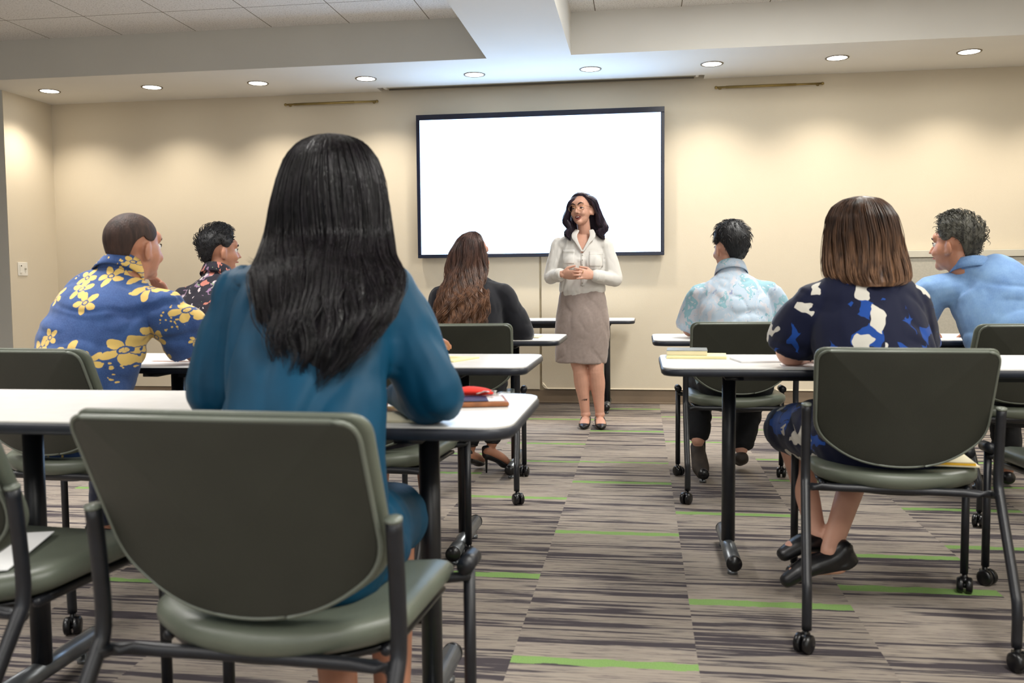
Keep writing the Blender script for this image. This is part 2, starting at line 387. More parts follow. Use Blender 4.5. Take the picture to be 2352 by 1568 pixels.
def pad(outline, T, mapf, dome=.6, edge=.5, rings=(.0, .35, .7, .88, .96, 1.0)):
    """closed cushion from a 2D outline; mapf(a, b, t) -> 3D"""
    O = np.array(outline, float); c = O.mean(0); n = len(O); V = []; F = []
    prof = [(s_, T/2*(1-dome*0-(s_**6)*(1-edge))*(1 if s_ < 1 else 1)) for s_ in rings]
    seq = []
    for s_ in rings[1:]: seq.append((s_, +1))
    seq.append((1.0, 0))
    for s_ in rings[1:][::-1]: seq.append((s_, -1))
    for s_, sg in seq:
        k = s_
        if sg == 0: tt = 0; sc = 1.0+.0
        else:
            tt = sg*T/2*math.sqrt(max(0, 1-(s_**10)*(1-edge**2))); sc = s_*(1 if s_ < 1 else .993)
            if s_ >= 1: tt = sg*T/2*edge
        for q in O:
            p = c+(q-c)*sc; V.append(mapf(p[0], p[1], tt))
    m = len(seq)
    for i in range(m-1):
        for j in range(n):
            j2 = (j+1) % n; F.append((i*n+j, (i+1)*n+j, (i+1)*n+j2, i*n+j2))
    V.append(mapf(c[0], c[1], T/2)); V.append(mapf(c[0], c[1], -T/2)); a = len(V)-2
    for j in range(n):
        j2 = (j+1) % n; F.append((a, j, j2)); F.append((a+1, (m-1)*n+j2, (m-1)*n+j))
    return V, F
_tmp = []
def fuse(parts, voxel, smooth=8, fac=.5):
    """union overlapping closed shapes into one continuous surface"""
    mb = MB()
    for v, f in parts: mb.add(v, f)
    me = bpy.data.meshes.new('t'); me.from_pydata(mb.v, [], mb.f); o = bpy.data.objects.new('t', me); C.objects.link(o)
    bm = bmesh.new(); bm.from_mesh(me); bmesh.ops.recalc_face_normals(bm, faces=bm.faces); bm.to_mesh(me); bm.free()
    m = o.modifiers.new('r', 'REMESH'); m.mode = 'VOXEL'; m.voxel_size = voxel
    if smooth: q = o.modifiers.new('s', 'SMOOTH'); q.iterations = smooth; q.factor = fac
    dg = bpy.context.evaluated_depsgraph_get(); ev = o.evaluated_get(dg); em = ev.to_mesh()
    n = len(em.vertices); V = np.empty(n*3); em.vertices.foreach_get('co', V); V = V.reshape(-1, 3)
    F = [tuple(p.vertices) for p in em.polygons]
    ev.to_mesh_clear(); bpy.data.objects.remove(o); bpy.data.meshes.remove(me)
    return V, F
def normals(V, F):
    me = bpy.data.meshes.new('t'); me.from_pydata(V.tolist(), [], F); me.update()
    N = np.empty(len(V)*3); me.vertices.foreach_get('normal', N); bpy.data.meshes.remove(me); return N.reshape(-1, 3)
def wob(P, freq, seed=0, n=7, stretch=(1, 1, 1)):
    rng = np.random.default_rng(seed); o = np.zeros(len(P)); Q = P*np.array(stretch)
    for i in range(n):
        k = rng.normal(size=3); k /= np.linalg.norm(k); o += np.sin(Q@k*freq*rng.uniform(.6, 1.5)+rng.uniform(0, 7)+1.3*np.sin(Q@rng.normal(size=3)*freq*.35))
    return o/n
def wrinkle(V, F, amp, freq, seed=0, stretch=(1, 1, 1), where=None):
    N = normals(V, F); r = wob(V, freq, seed, 6, stretch)*2.1; r2 = wob(V, freq*1.9, seed+9, 6, stretch)*2.1; d = amp*(.55-1.5*np.exp(-(r/.30)**2)+.6*r)+amp*.45*(.4-1.3*np.exp(-(r2/.3)**2))+amp*.35*wob(V, freq*3, seed+5, 6, stretch)
    d = np.maximum(d, -.75*amp)
    if where is not None: d = d*where(V)
    return V+N*d[:, None]
def rotm(yaw=0, pitch=0, roll=0):
    """head frame: local +Y is the way it faces; yaw about Z, pitch up positive, roll tilt"""
    return np.array(Matrix.Rotation(yaw, 3, 'Z') @ Matrix.Rotation(pitch, 3, 'X') @ Matrix.Rotation(roll, 3, 'Y'))
def strands(name, paths, r, mat, parent, loc):
    V = []; F = []; n = 0
    for P in paths:
        P = np.asarray(P)-np.asarray(loc); k = len(P); T = np.gradient(P, axis=0); T /= np.linalg.norm(T, axis=1)[:, None]+1e-9
        A = np.cross(T, [0.3, 1, .2]); A /= np.linalg.norm(A, axis=1)[:, None]+1e-9; B = np.cross(T, A)
        t = np.linspace(0, 1, k)[:, None]; rr = r*np.minimum(1, (1.02-t)*3)*np.minimum(1, t*6+.3)
        for j in range(3):
            a = j*2*PI/3; V.append(P+rr*(A*math.cos(a)+B*math.sin(a)))
        for j in range(3):
            j2 = (j+1) % 3
            i = np.arange(k-1); F.append(np.stack([n+j*k+i, n+j2*k+i, n+j2*k+i+1, n+j*k+i+1], 1))
        n += 3*k
    return link(name, np.vstack(V), np.vstack(F), mat, parent)
#@@ROOM
# ------------------------------------------------------------------ room shell
def struct(o): o['kind'] = 'structure'; return o
XL, XR, YW, YN = -5.282, 4.6, 7.655, -3.2
YC = 6.69
struct(bx('floor', 'carpet_tiles', -7.2, XR, YN, YW+.05, -.05, 0))
struct(bx('wall_back', 'panel_groove', -7.2, XR, YW+.021, YW+.15, 0, 3.1))
def wall_panel(name, x0, x1, rl):
    o = superpoly([(x0, .118), (x1, .118), (x1, 2.9), (x0, 2.9)], [rl, .002, .002, .002], 8)
    V = [(a, y, b) for y in (YW, YW+.021) for a, b in o]; n = len(o)
    F = [tuple(range(n)), tuple(range(2*n-1, n-1, -1))]+[(i, (i+1) % n, n+(i+1) % n, n+i)[::-1] for i in range(n)]
    return struct(link(name, V, F, 'wall_paint', smooth=False))
wall_panel('wall_back_left', XL, -.857, .002)
wall_panel('wall_back_right', -.838, XR, .05)
tr = superpoly([(-.832, .123), (XR, .123), (XR, 1.24), (-.832, 1.24)], [.05, .002, .002, .002], 8)
struct(MB().add(*tube([(a, YW-.002, b) for a, b in tr[7:9]][:1]+[(a, YW-.002, b) for a, b in [(-.832, 1.24)]+tr[0:9]+[(XR, .123)]][1:], [.006]*1, 8)).build('trim_1', 'wall_paint'))
struct(bx('baseboard_back', 'baseboard_rubber', XL, XR, YW+.004, YW+.022, 0, .112, bevel=.003))
struct(MB().add(*box(XL, XR, YW-.012, YW+.01, 0, .014)).build('trim_2', 'baseboard_rubber', smooth=False, bevel=.004))
struct(bx('wall_left', 'wall_paint', XL-.004, XL, 7.0215, YW+.05, 0, 3.1))
struct(bx('baseboard_left', 'baseboard_rubber', XL, XL+.008, 7.02, YW, 0, .11))
struct(bx('wall_left_front', 'shade_grey', -7.2, XL-.0045, 7.02, 7.14, 0, 3.1))  # unlit jog, its shade carried by the greyer colour
struct(bx('wall_back_filler', 'wall_paint', -.864, -.836, YW+.0005, YW+.02, 1.6, 2.9))
struct(bx('wall_left_side', 'shade_grey', -7.3, -7.2, YN, 7.14, 0, 3.1))
struct(bx('wall_right', 'wall_paint', XR, XR+.1, YN, YW+.05, 0, 3.1))
struct(bx('wall_front', 'shade_grey', -7.3, XR+.1, YN-.1, YN, 0, 3.1))
# soffit with the projection-screen slot
SX0, SX1, SY0 = -2.2, .50, 7.51
sf = MB()
for a in ((-7.2, XR, YC, SY0, ZS, 3.1), (-7.2, SX0, SY0, YW+.03, ZS, 3.1), (SX1, XR, SY0, YW+.03, ZS, 3.1), (SX0, SX1, SY0, YW+.03, ZS+.11, 3.1), (-1.125, -.505, YN, YC, ZS, 3.1), (-7.2, XR, YN, YN+.5, ZS, 3.1), (4.3, XR, YN, YC, ZS, 3.1)):
    sf.add(*box(*a))
struct(sf.build('ceiling_soffit', 'soffit_paint', smooth=False))
struct(bx('ceiling', 'ceiling_tiles', -7.2, XR, YN, YC+.05, ZC, ZC+.06))
struct(bx('coffer_shade_sheet', 'shade_grey', -7.2, -1.128, YC-.006, YC+.002, ZS+.0005, ZC))  # added sheet, paints the dimness of the left coffer's far face
# ------------------------------------------------------------------ wall things
tv = thing('television', 'wide wall mounted television with dark frame showing a blank white screen', 'television', (-.85, 7.65, 1.23))
T0, T1, Z0, Z1, TY = -1.035, 1.035, .01, 1.212, -.075
bz = MB()
for a in ((T0, T1, TY, TY+.05, Z0, Z0+.03), (T0, T1, TY, TY+.05, Z1-.045, Z1), (T0, T0+.03, TY, TY+.05, Z0+.03, Z1-.045), (T1-.03, T1, TY, TY+.05, Z0+.03, Z1-.045)): bz.add(*box(*a))
bz.build('bezel', 'tv_frame', tv, False, .003)
bx('rear_housing', 'black_plastic', T0+.02, T1-.02, TY+.045, 0, Z0+.02, Z1-.02, parent=tv)
bx('screen', 'screen_light', T0+.028, T1-.028, TY+.012, TY+.03, Z0+.028, Z1-.043, parent=tv)
for i, (x, y) in enumerate(DOWN):
    lb = ['leftmost round recessed ceiling downlight, nearest the left wall corner', 'second round recessed ceiling downlight from the left corner', 'third downlight from the left, just left of the long-haired woman', 'fourth downlight from left, above the left end of the brass rod', 'fifth downlight from the left, above the left half of the television', 'round downlight above the right half of the television', 'round downlight right of the television, above the end of screen slot', 'second downlight from the right, above the right brass rod', 'rightmost round downlight in view, at the far right of soffit', 'downlight beyond the right edge of the view'][i]
    if i == 9: continue
    d = thing('downlight', lb, 'downlight', (x, y, ZS), 0, 'recessed downlights along the soffit')
    n = 40; V = []; F = []
    for r, zz in ((.072, .0), (.072, -.004), (.084, -.005), (.086, .0)):
        V += [(r*math.cos(2*PI*k/n), r*math.sin(2*PI*k/n), zz) for k in range(n)]
    for q in range(3):
        for k in range(n): F.append((q*n+k, q*n+(k+1) % n, (q+1)*n+(k+1) % n, (q+1)*n+k))
    link('trim_ring', V, F, 'lamp_trim', d)
    link('lens', *(lambda v, f: (v, f))(*cyl((0, 0, -.0005), (0, 0, -.002), .0725, n)), 'lens_light', d, False)
ps = thing('projection_screen', 'retracted projection screen casing recessed in the slot above the television', 'projection screen', (SX0, SY0, ZS))
bx('casing', 'casing_grey', .07, SX1-SX0-.07, .02, .085, .008, .10, parent=ps, bevel=.006)
bx('end_cap', 'white_plastic', .045, .07, .015, .09, .002, .105, parent=ps, bevel=.004)
bx('end_cap', 'white_plastic', SX1-SX0-.07, SX1-SX0-.045, .015, .09, .002, .105, parent=ps, bevel=.004)
bx('weight_bar', 'slot_dark', .08, SX1-SX0-.08, .09, .10, -.004, .01, parent=ps)
for x0, x1, zz, lb in ((-3.06, -2.228, 2.58, 'thin brass hanging rod on the wall left of the television'), (.59, 1.435, 2.586, 'thin brass hanging rod on the wall right of the television')):
    t = thing('brass_rod', lb, 'rod', ((x0+x1)/2, YW, zz), 0, 'brass rods high on the back wall'); h = (x1-x0)/2
    link('rod', *cyl((-h+.02, -.03, 0), (h-.02, -.03, 0), .008, 12), 'brass', t)
    link('rail', *cyl((-h+.2*h, -.03, 0), (h*.5, -.03, 0), .0105, 12), 'brass', t)
    for sx in (-1, 1):
        m = MB(); m.add(*ellipsoid((sx*(h-.008), -.03, 0), (.014, .012, .012))); m.add(*cyl((sx*(h-.04), -.03, 0), (sx*(h-.04), 0, 0), .006, 10)); m.add(*cyl((sx*(h-.04), -.005, 0), (sx*(h-.04), 0, 0), .014, 12))
        m.build('finial', 'brass', t)
sw = thing('light_switch', 'white two gang switch plate on the left wall return', 'light switch', (XL, 7.178, 1.18), -PI/2)
def lsw(name, mat, a, b, z0, z1, d, bev=.001): return bx(name, mat, a, b, .0, d, z0, z1, parent=sw, bevel=bev)
# local x runs along -Y of the room, local y out of the wall
lsw('plate', 'white_plastic', -.062, .062, -.058, .058, .006, .003)
lsw('rocker', 'white_plastic', .012, .045, -.035, .035, .011)
lsw('sensor', 'black_plastic', .02, .032, .022, .032, .0125)
lsw('dimmer', 'white_plastic', -.034, -.024, -.028, .03, .008); lsw('slider', 'casing_grey', -.038, -.02, -.006, .008, .014)
pn = thing('partition_panel', 'low grey fabric partition panel with a pale cap along the right wall', 'partition', (3.0, 7.60, 0))
bx('fabric_panel', 'grey_fabric_panel', -1.15, 1.55, -.02, .03, .03, 1.19, parent=pn)
bx('cap_rail', 'panel_cap', -1.16, 1.56, -.032, .042, 1.195, 1.25, parent=pn, bevel=.004)
#@@FURN
# ------------------------------------------------------------------ tables
def make_table(x0, x1, y0, y1, label, cols, ztop=.73, group='white laminate training tables', r=.07, foot=.22, inset_y=None):
    cx, cy = (x0+x1)/2, (y0+y1)/2
    t = thing('training_table', label, 'table', (cx, cy, 0), 0, group)
    hx, hy = (x1-x0)/2, (y1-y0)/2
    def slab(hx, hy, r, z0, z1, bev):
        o = superpoly([(-hx, -hy), (hx, -hy), (hx, hy), (-hx, hy)], r, 10); n = len(o)
        rings = [(1, z0+bev, 1), (0, z0, 0)]
        prof = [(bev, z0), (0, z0+bev), (0, z1-bev), (bev, z1)]
        V = []; F = []
        for d, zz in prof: V += [(a*(1-d/hx), b*(1-d/hy), zz) for a, b in o]
        for q in range(len(prof)-1):
            for k in range(n): F.append((q*n+k, q*n+(k+1) % n, (q+1)*n+(k+1) % n, (q+1)*n+k))
        F.append(tuple(range(n))[::-1]); F.append(tuple((len(prof)-1)*n+k for k in range(n))); return V, F
    link('edge_band', *slab(hx, hy, r, ztop-.029, ztop-.0015, .007), 'black_edge', t, True)
    link('tabletop', *slab(hx-.0045, hy-.0045, r-.004, ztop-.025, ztop, .0006), 'laminate_white', t, False)
    bx('apron', 'black_tube', cols[0]-cx, cols[-1]-cx, -.02, .02, ztop-.07, ztop-.037, parent=t)
    for cxx in cols:
        x = cxx-cx
        m = MB(); m.add(*cyl((x, 0, .07), (x, 0, ztop-.036), .0245, 24)); m.add(*box(x-.03, x+.03, -.2, .2, ztop-.05, ztop-.037))
        lg = m.build('leg', 'black_tube', t)
        f = link('foot', *cyl((x, -foot, .052), (x, foot, .052), .026, 20), 'silver_tube', lg)
        for sy in (-1, 1):
            link('end_cap', *cyl((x, sy*foot, .052), (x, sy*(foot+.012), .052), .0268, 20), 'black_plastic', lg)
            MB().add(*tube([(x, sy*(foot-.05), .04), (x, sy*(foot-.05), .014), (x, sy*(foot-.05), .012), (x, sy*(foot-.05), 0)], [.008, .008, .018, .018], 14, roundcap=False)).build('glide', 'silver_tube', lg)
    return t
make_table(-1.95, -.255, 1.765, 2.335, 'nearest white table with black edge, in front of the woman in teal', (-1.50, -.49), r=.085)
make_table(-2.22, -.39, 3.06, 3.66, 'middle left white table where the man in yellow-flowered shirt leans', (-1.82, -.668))
make_table(.067, 1.90, 3.06, 3.66, 'middle right white table holding the spiral notebook and open papers', (.315, 1.60))
make_table(-2.40, -.41, 4.53, 5.13, 'far left white table in front of the woman in black', (-1.95, -.675), group='white laminate training tables')
make_table(.055, 1.92, 4.53, 5.13, 'far right white table in front of the man in pale aloha shirt', (.31, 1.62))
make_table(-1.55, -.05, 6.98, 7.52, 'white table against the back wall behind the standing presenter', (-1.30, -.27))
# ------------------------------------------------------------------ chairs
def caster(x, y, rz=0):
    m = MB(); c_, s_ = math.cos(rz), math.sin(rz)
    def P(a, b, z_): return (x+a*c_-b*s_, y+a*s_+b*c_, z_)
    for sx in (-1, 1):
        m.add(*tube([P(sx*.004, -.010, .0265), P(sx*.006, -.010, .0265), P(sx*.020, -.010, .0265), P(sx*.024, -.010, .0265)], [.024, .0262, .0258, .019], 24, roundcap=False))
    m.add(*cyl(P(0, -.004, .028), P(0, 0, .064), .009, 12)); m.add(*cyl(P(-.008, -.010, .0265), P(.008, -.010, .0265), .010, 10)); m.add(*box(*[v for v in (x-.012, x+.012, y-.02, y+.012, .035, .05)]))
    return m
def make_chair(label):
    t = thing('nesting_chair', label, 'chair', (0, 0, 0), 0, 'olive grey nesting chairs on casters')
    def bmap(off, grow=0):
        def f(a, b, tt):
            h = (b-.48)/.34
            y = .012-.115*h-.03*h*h + .055*(a/.24)**2*(1.0-.25*h) + off + tt
            return (a, y, b)
        return f
    def bo(g):
        return superpoly([(-.232-g, .822+g), (.232+g, .822+g), (.228+g*.6, .575-g), (.13, .498-g), (0, .478-g), (-.13, .498-g), (-.228-g*.6, .575-g)][::-1], [.05, .12, .12, .12, .05, .035, .035], 7)
    sh = link('backrest', *pad(bo(0), .022, bmap(0), edge=.75, rings=(0, .25, .5, .75, .9, .97, 1)), 'vinyl_shell', t)
    link('back_cushion', *pad(bo(.009), .034, bmap(.027), edge=.55, rings=(0, .25, .5, .75, .9, .97, 1)), 'vinyl_olive', t)
    bp = bo(.0); pp = [bmap(-.006)(a, b, 0) for a, b in bp]; link('piping', *tube(pp+[pp[0]], [.0042]*(len(pp)+1), 6, caps=False), 'piping', sh)
    def smap(a, b, tt):
        r = (a/.235)
        zz = .428+.022*r*r + tt - .02*max(0, (b-.36)/.1)**2 + .012*max(0, (.1-b)/.1)
        return (a, b, zz)
    so = superpoly([(-.235, .10), (-.13, .015), (0, -.008), (.13, .015), (.235, .10), (.232, .44), (.20, .475), (-.20, .475), (-.232, .44)], [.05, .1, .1, .1, .05, .06, .03, .03, .06], 6)
    link('seat', *pad(so, .062, smap, edge=.35, rings=(0, .25, .5, .75, .88, .95, 1)), 'vinyl_olive', t)
    so2 = [(a*.93, .03+b*.92) for a, b in so]
    link('seat_pan', *pad(so2, .018, lambda a, b, tt: smap(a, b, 0)[:2]+(smap(a, b, 0)[2]-.036+tt,), edge=.6), 'black_plastic', t)
    fm = MB()
    fm.add(*tube([(-.255, -.02, .418), (-.20, .02, .412), (.20, .02, .412), (.255, -.02, .418)], [.0115]*4, 12, smooth_n=20))
    for sx in (-1, 1):
        fm.add(*tube([(sx*.20, .10, .405), (sx*.205, .38, .405)], [.0105, .0105], 10)); fm.add(*tube([(sx*.18, .40, .425), (sx*.262, .41, .435)], [.0105, .0105], 10))
    fm.add(*tube([(-.20, .38, .405), (.20, .38, .405)], [.0105, .0105], 10))
    fm.build('frame', 'black_tube', t)
    for sx in (-1, 1):
        m = MB(); m.add(*tube([(sx*.256, -.015, .658), (sx*.256, -.004, .56), (sx*.256, 0, .455), (sx*.257, -.03, .40), (sx*.26, -.165, .215), (sx*.26, -.198, .16), (sx*.26, -.20, .062)], [.0135]*7, 14, smooth_n=34, roundcap=False))
        lg = m.build('leg', 'black_tube', t)
        link('post_cap', *cyl((sx*.256, -.015, .657), (sx*.256, -.016, .662), .0142, 14), 'piping', lg)
        caster(sx*.262, -.20, .5*sx).build('caster', 'black_plastic', lg)
    for sx in (-1, 1):
        m = MB(); m.add(*tube([(sx*.265, .42, .45), (sx*.265, .42, .062)], [.0125, .0125], 14, roundcap=False))
        m.add(*tube([(sx*.265, .385, .462), (sx*.265, .455, .462)], [.0175, .0175], 16, roundcap=False))
        lg = m.build('leg', 'black_tube', t); caster(sx*.267, .42, .2-.4*sx).build('caster', 'black_plastic', lg)
    return t
def dup(root, loc, rz, label):
    r = root.copy(); C.objects.link(r); r.location = loc; r.rotation_euler = (0, 0, rz); r['label'] = label
    for ch in list(root.children):
        c_ = ch.copy(); C.objects.link(c_); c_.parent = r
        for g in ch.children:
            d = g.copy(); C.objects.link(d); d.parent = c_
    return r
chairs = [((-.628, 1.350), -3.0, 'nearest olive grey chair on casters, under the woman in teal'),
          ((.73, 2.695), -6.5, 'olive grey chair under the woman in navy print dress'),
          ((-.845, 4.28), 4.5, 'olive grey chair under the woman in black with wavy hair'),
          ((.465, 4.40), 1.4, 'olive grey chair under the man in pale aloha shirt'),
          ((-.92, 2.83), -3.5, 'olive grey chair at the middle left table, behind the nearest table leg'),
          ((-1.90, 2.63), -5, 'olive grey chair under the man in the yellow-flowered shirt'),
          ((-1.372, 1.50), -4, 'olive grey chair cut by the left edge, white paper on its seat'),
          ((1.63, 4.14), 3, 'olive grey chair under the man in denim shirt'),
          ((1.43, 2.77), 4, 'empty olive grey chair cut by the right edge beside the navy dress'),
          ((-2.06, 4.30), -3, 'olive grey chair under the man in dark floral shirt')]
proto = make_chair(chairs[0][2])
for i, ((x, y), a, lb) in enumerate(chairs):
    if i == 0: proto.location = (x, y, 0); proto.rotation_euler = (0, 0, math.radians(a))
    else: dup(proto, (x, y, 0), math.radians(a), lb)
#@@PEOPLE
# ------------------------------------------------------------------ people
def V3(*a): return np.array(a, float)
def nrm(v): v = np.asarray(v, float); return v/np.linalg.norm(v)
def hand_parts(wr, d, n, th, curl=(.35, .4, .45, .5), size=1.0, fan=0.04):
    """palm, four fingers, thumb.  d: pointing direction, n: towards the palm side, th: towards the thumb"""
    d = nrm(d); n = nrm(np.asarray(n)-d*(np.asarray(n)@d)); t = nrm(np.asarray(th)-d*(np.asarray(th)@d)-n*(np.asarray(th)@n)); k = size
    P = [tube([wr-d*.02*k, wr+d*.02*k, wr+d*.055*k, wr+d*.085*k], [(.027*k, .019*k), (.033*k, .0165*k), (.039*k, .0145*k), (.037*k, .012*k)], 14, ref=t)]
    L = (.074, .082, .076, .060)
    for i in range(4):
        off = (.0285-.019*i)*k; b = wr+d*(.082-.004*abs(i-1.2))*k+t*off
        dd = nrm(d+t*(1.3-i)*fan); pts = [b]; a = 0
        for q, fr in enumerate((.46, .31, .23)):
            a += curl[i]*(1.0 if q else .7); v = dd*math.cos(a)+n*math.sin(a); pts.append(pts[-1]+v*L[i]*fr*k)
        P.append(tube(pts, [.0092*k, .0085*k, .0078*k, .0066*k], 10, ref=t))
    b = wr+d*.022*k+t*.026*k; v1 = nrm(d*.62+t*.62+n*.35); v2 = nrm(d*.88+t*.15+n*.42)
    P.append(tube([b-v1*.01*k, b+v1*.036*k, b+v1*.036*k+v2*.031*k, b+v1*.036*k+v2*.055*k], [.0135*k, .0112*k, .0095*k, .0078*k], 10, ref=n))
    return P
def head_parts(c, R, s=1.0, neck=None, nr=.055, fat=1.0):
    def L(x, y, z): return c+R@V3(x, y, z)*s
    E = lambda p, r: ellipsoid(L(*p), np.array(r)*s, R)
    P = [E((0, -.012, .03), (.074, .094, .086)), E((0, .022, -.02), (.066*fat, .068, .07)), E((0, .026, -.052), (.054*fat, .056, .056)), E((0, .060, -.088), (.026*fat, .024, .022)),
         E((.030, .066, -.030), (.026, .022, .024)), E((-.030, .066, -.030), (.026, .022, .024)), E((0, .073, .038), (.05, .018, .03)),
         tube([L(0, .083, .012), L(0, .098, -.010), L(0, .108, -.028)], [(.007*s, .009*s), (.009*s, .010*s), (.0125*s, .009*s)], 10, ref=R[:, 0]),
         E((.012, .092, -.033), (.008, .008, .007)), E((-.012, .092, -.033), (.008, .008, .007))]
    for sx in (-1, 1):
        ez = Matrix.Rotation(-.25, 3, 'X'); RR = R@np.array(ez)
        P.append(ellipsoid(L(sx*.080, -.010, -.012), np.array((.0085, .020, .034))*s, R@np.array(Matrix.Rotation(-.2, 3, 'X') @ Matrix.Rotation(.45*sx, 3, 'Z')))); P.append(ellipsoid(L(sx*.071, .0, -.03), np.array((.010, .012, .014))*s, RR))
    if neck is not None:
        P.append(tube([L(0, -.012, -.045), (L(0, -.02, -.08)+neck)/2, neck], [nr*.98*s, nr, nr*1.02], 16, ref=R[:, 0], smooth_n=7))
    return P
def brush(V, c, R, s, items):
    """push skin around in the head's own frame"""
    Q = (V-c)@R/s; D = np.zeros_like(Q)
    for (p, r, d) in items:
        r = np.array(r if not np.isscalar(r) else (r, r, r)); w_ = np.exp(-(((Q-np.array(p))/r)**2).sum(1)); D += w_[:, None]*np.array(d)
    return V+(D*s)@R.T
FACE = [((.031, .09, .006), (.015, .03, .010), (0, -.010, 0)), ((-.031, .09, .006), (.015, .03, .010), (0, -.010, 0)),
        ((0, .095, -.062), (.022, .03, .009), (0, -.008, 0)), ((0, .09, -.047), (.012, .02, .006), (0, .004, 0)), ((0, .09, -.078), (.018, .02, .006), (0, .004, 0))]
def face_bits(t, c, R, s, base, brow='brow', iris='iris', smile=False):
    def L(x, y, z): return c+R@V3(x, y, z)*s-base
    for sx in (-1, 1):
        e = link('eye', *ellipsoid(L(sx*.031, .0695, .007), (.0125*s,)*3, R, 14, 10), 'eye_white', t)
        d = nrm(V3(sx*.15, 1, -.04)); link('iris', *ellipsoid(L(sx*.031, .0695, .007)+R@(d*.0098)*s, np.array((.0060, .0034, .0060))*s, R, 12, 8), iris, e)
        link('eyelid', *tube([L(sx*.016, .0815, .008), L(sx*.024, .085, .0148), L(sx*.032, .0845, .0163), L(sx*.040, .0805, .0135), L(sx*.046, .0745, .007)], [.0012*s, .002*s, .0022*s, .002*s, .001*s], 6, smooth_n=12), 'brow', t)
        link('eyebrow', *tube([L(sx*.011, .0905, .028), L(sx*.022, .0905, .0335), L(sx*.034, .0865, .0365), L(sx*.047, .076, .030)], [.0022*s, .0035*s, .0032*s, .0012*s], 6, smooth_n=12), brow, t)
    link('lips', *tube([L(-.020, .076, -.058), L(-.008, .0915, -.054), L(0, .0925, -.0555), L(.008, .0915, -.054), L(.020, .076, -.058)], [.0015*s, .0036*s, .0034*s, .0036*s, .0015*s], 8, smooth_n=14), 'lip', t)
def limb(a, b, c, r, n1=10, ref=(1, .2, .1)):
    """two-segment limb with a bend at b"""
    a, b, c = map(np.asarray, (a, b, c))
    return [tube([a, a*.5+b*.5, b], [r[0], r[1], r[2]], 16, ref=ref, smooth_n=7), tube([b, b*.62+c*.38, c], [r[2], r[3], r[4]], 16, ref=ref, smooth_n=7)]
def torso(J, T, grow=0.0, low=0):
    ax = nrm(J['shR']-J['shL'])
    P = [J['pel'], J['waist'], J['chest'], J['upper'], J['neck']][low:]
    return tube(P, [(a+grow, b+grow) for a, b in T][low:], 26, ref=ax, smooth_n=20)
def foot_parts(an, toe, r=.036, h=.025):
    an, toe = np.asarray(an), np.asarray(toe); d = toe-an; heel = an-nrm(d*[1, 1, .2])*.03; heel = heel-[0, 0, .045]
    return [tube([heel, (heel+toe)/2+[0, 0, .012], toe-d*.18, toe], [(r*.85, r*.8), (r, r*.75), (r*1.05, r*.6), (r*.6, r*.4)], 14, ref=nrm(np.cross(d, [0, 0, 1])), smooth_n=9)]
def collar(t, J, base, mat, rx=.075, ry=.07, h=.04, tilt=.35, fwd=None, open_=False, up=None, dz=0):
    """a turned-down shirt collar round the neck"""
    c = J['neck']+V3(0, 0, dz); ax = nrm(J['shR']-J['shL']); up = nrm(J['head']-J['neck']) if up is None else up; f = nrm(np.cross(up, ax)); f = f if fwd is None else f
    n = 40; V = []; F = []
    prof = [(-.002, -.014, 0), (-.001, h*.5, 0), (.000, h, 0), (.004, h+.003, 0), (.009, h*.8, 0), (.015, h*.3, 0), (.019, -.004, 0), (.016, -.007, 0), (.006, h*.4, 0), (.003, -.012, 0)]
    for dr, z_, _ in prof:
        for k in range(n):
            a = 2*PI*k/n; cf = math.sin(a)
            p = c+ax*math.cos(a)*(rx+dr)+f*math.sin(a)*(ry+dr)+up*(z_-.018*cf-(.02*max(0, cf)))
            V.append(tuple(p-base))
    m = len(prof)
    for i in range(m):
        for k in range(n): F.append((i*n+k, i*n+(k+1) % n, ((i+1) % m)*n+(k+1) % n, ((i+1) % m)*n+k))
    return link('collar', V, F, mat, t)
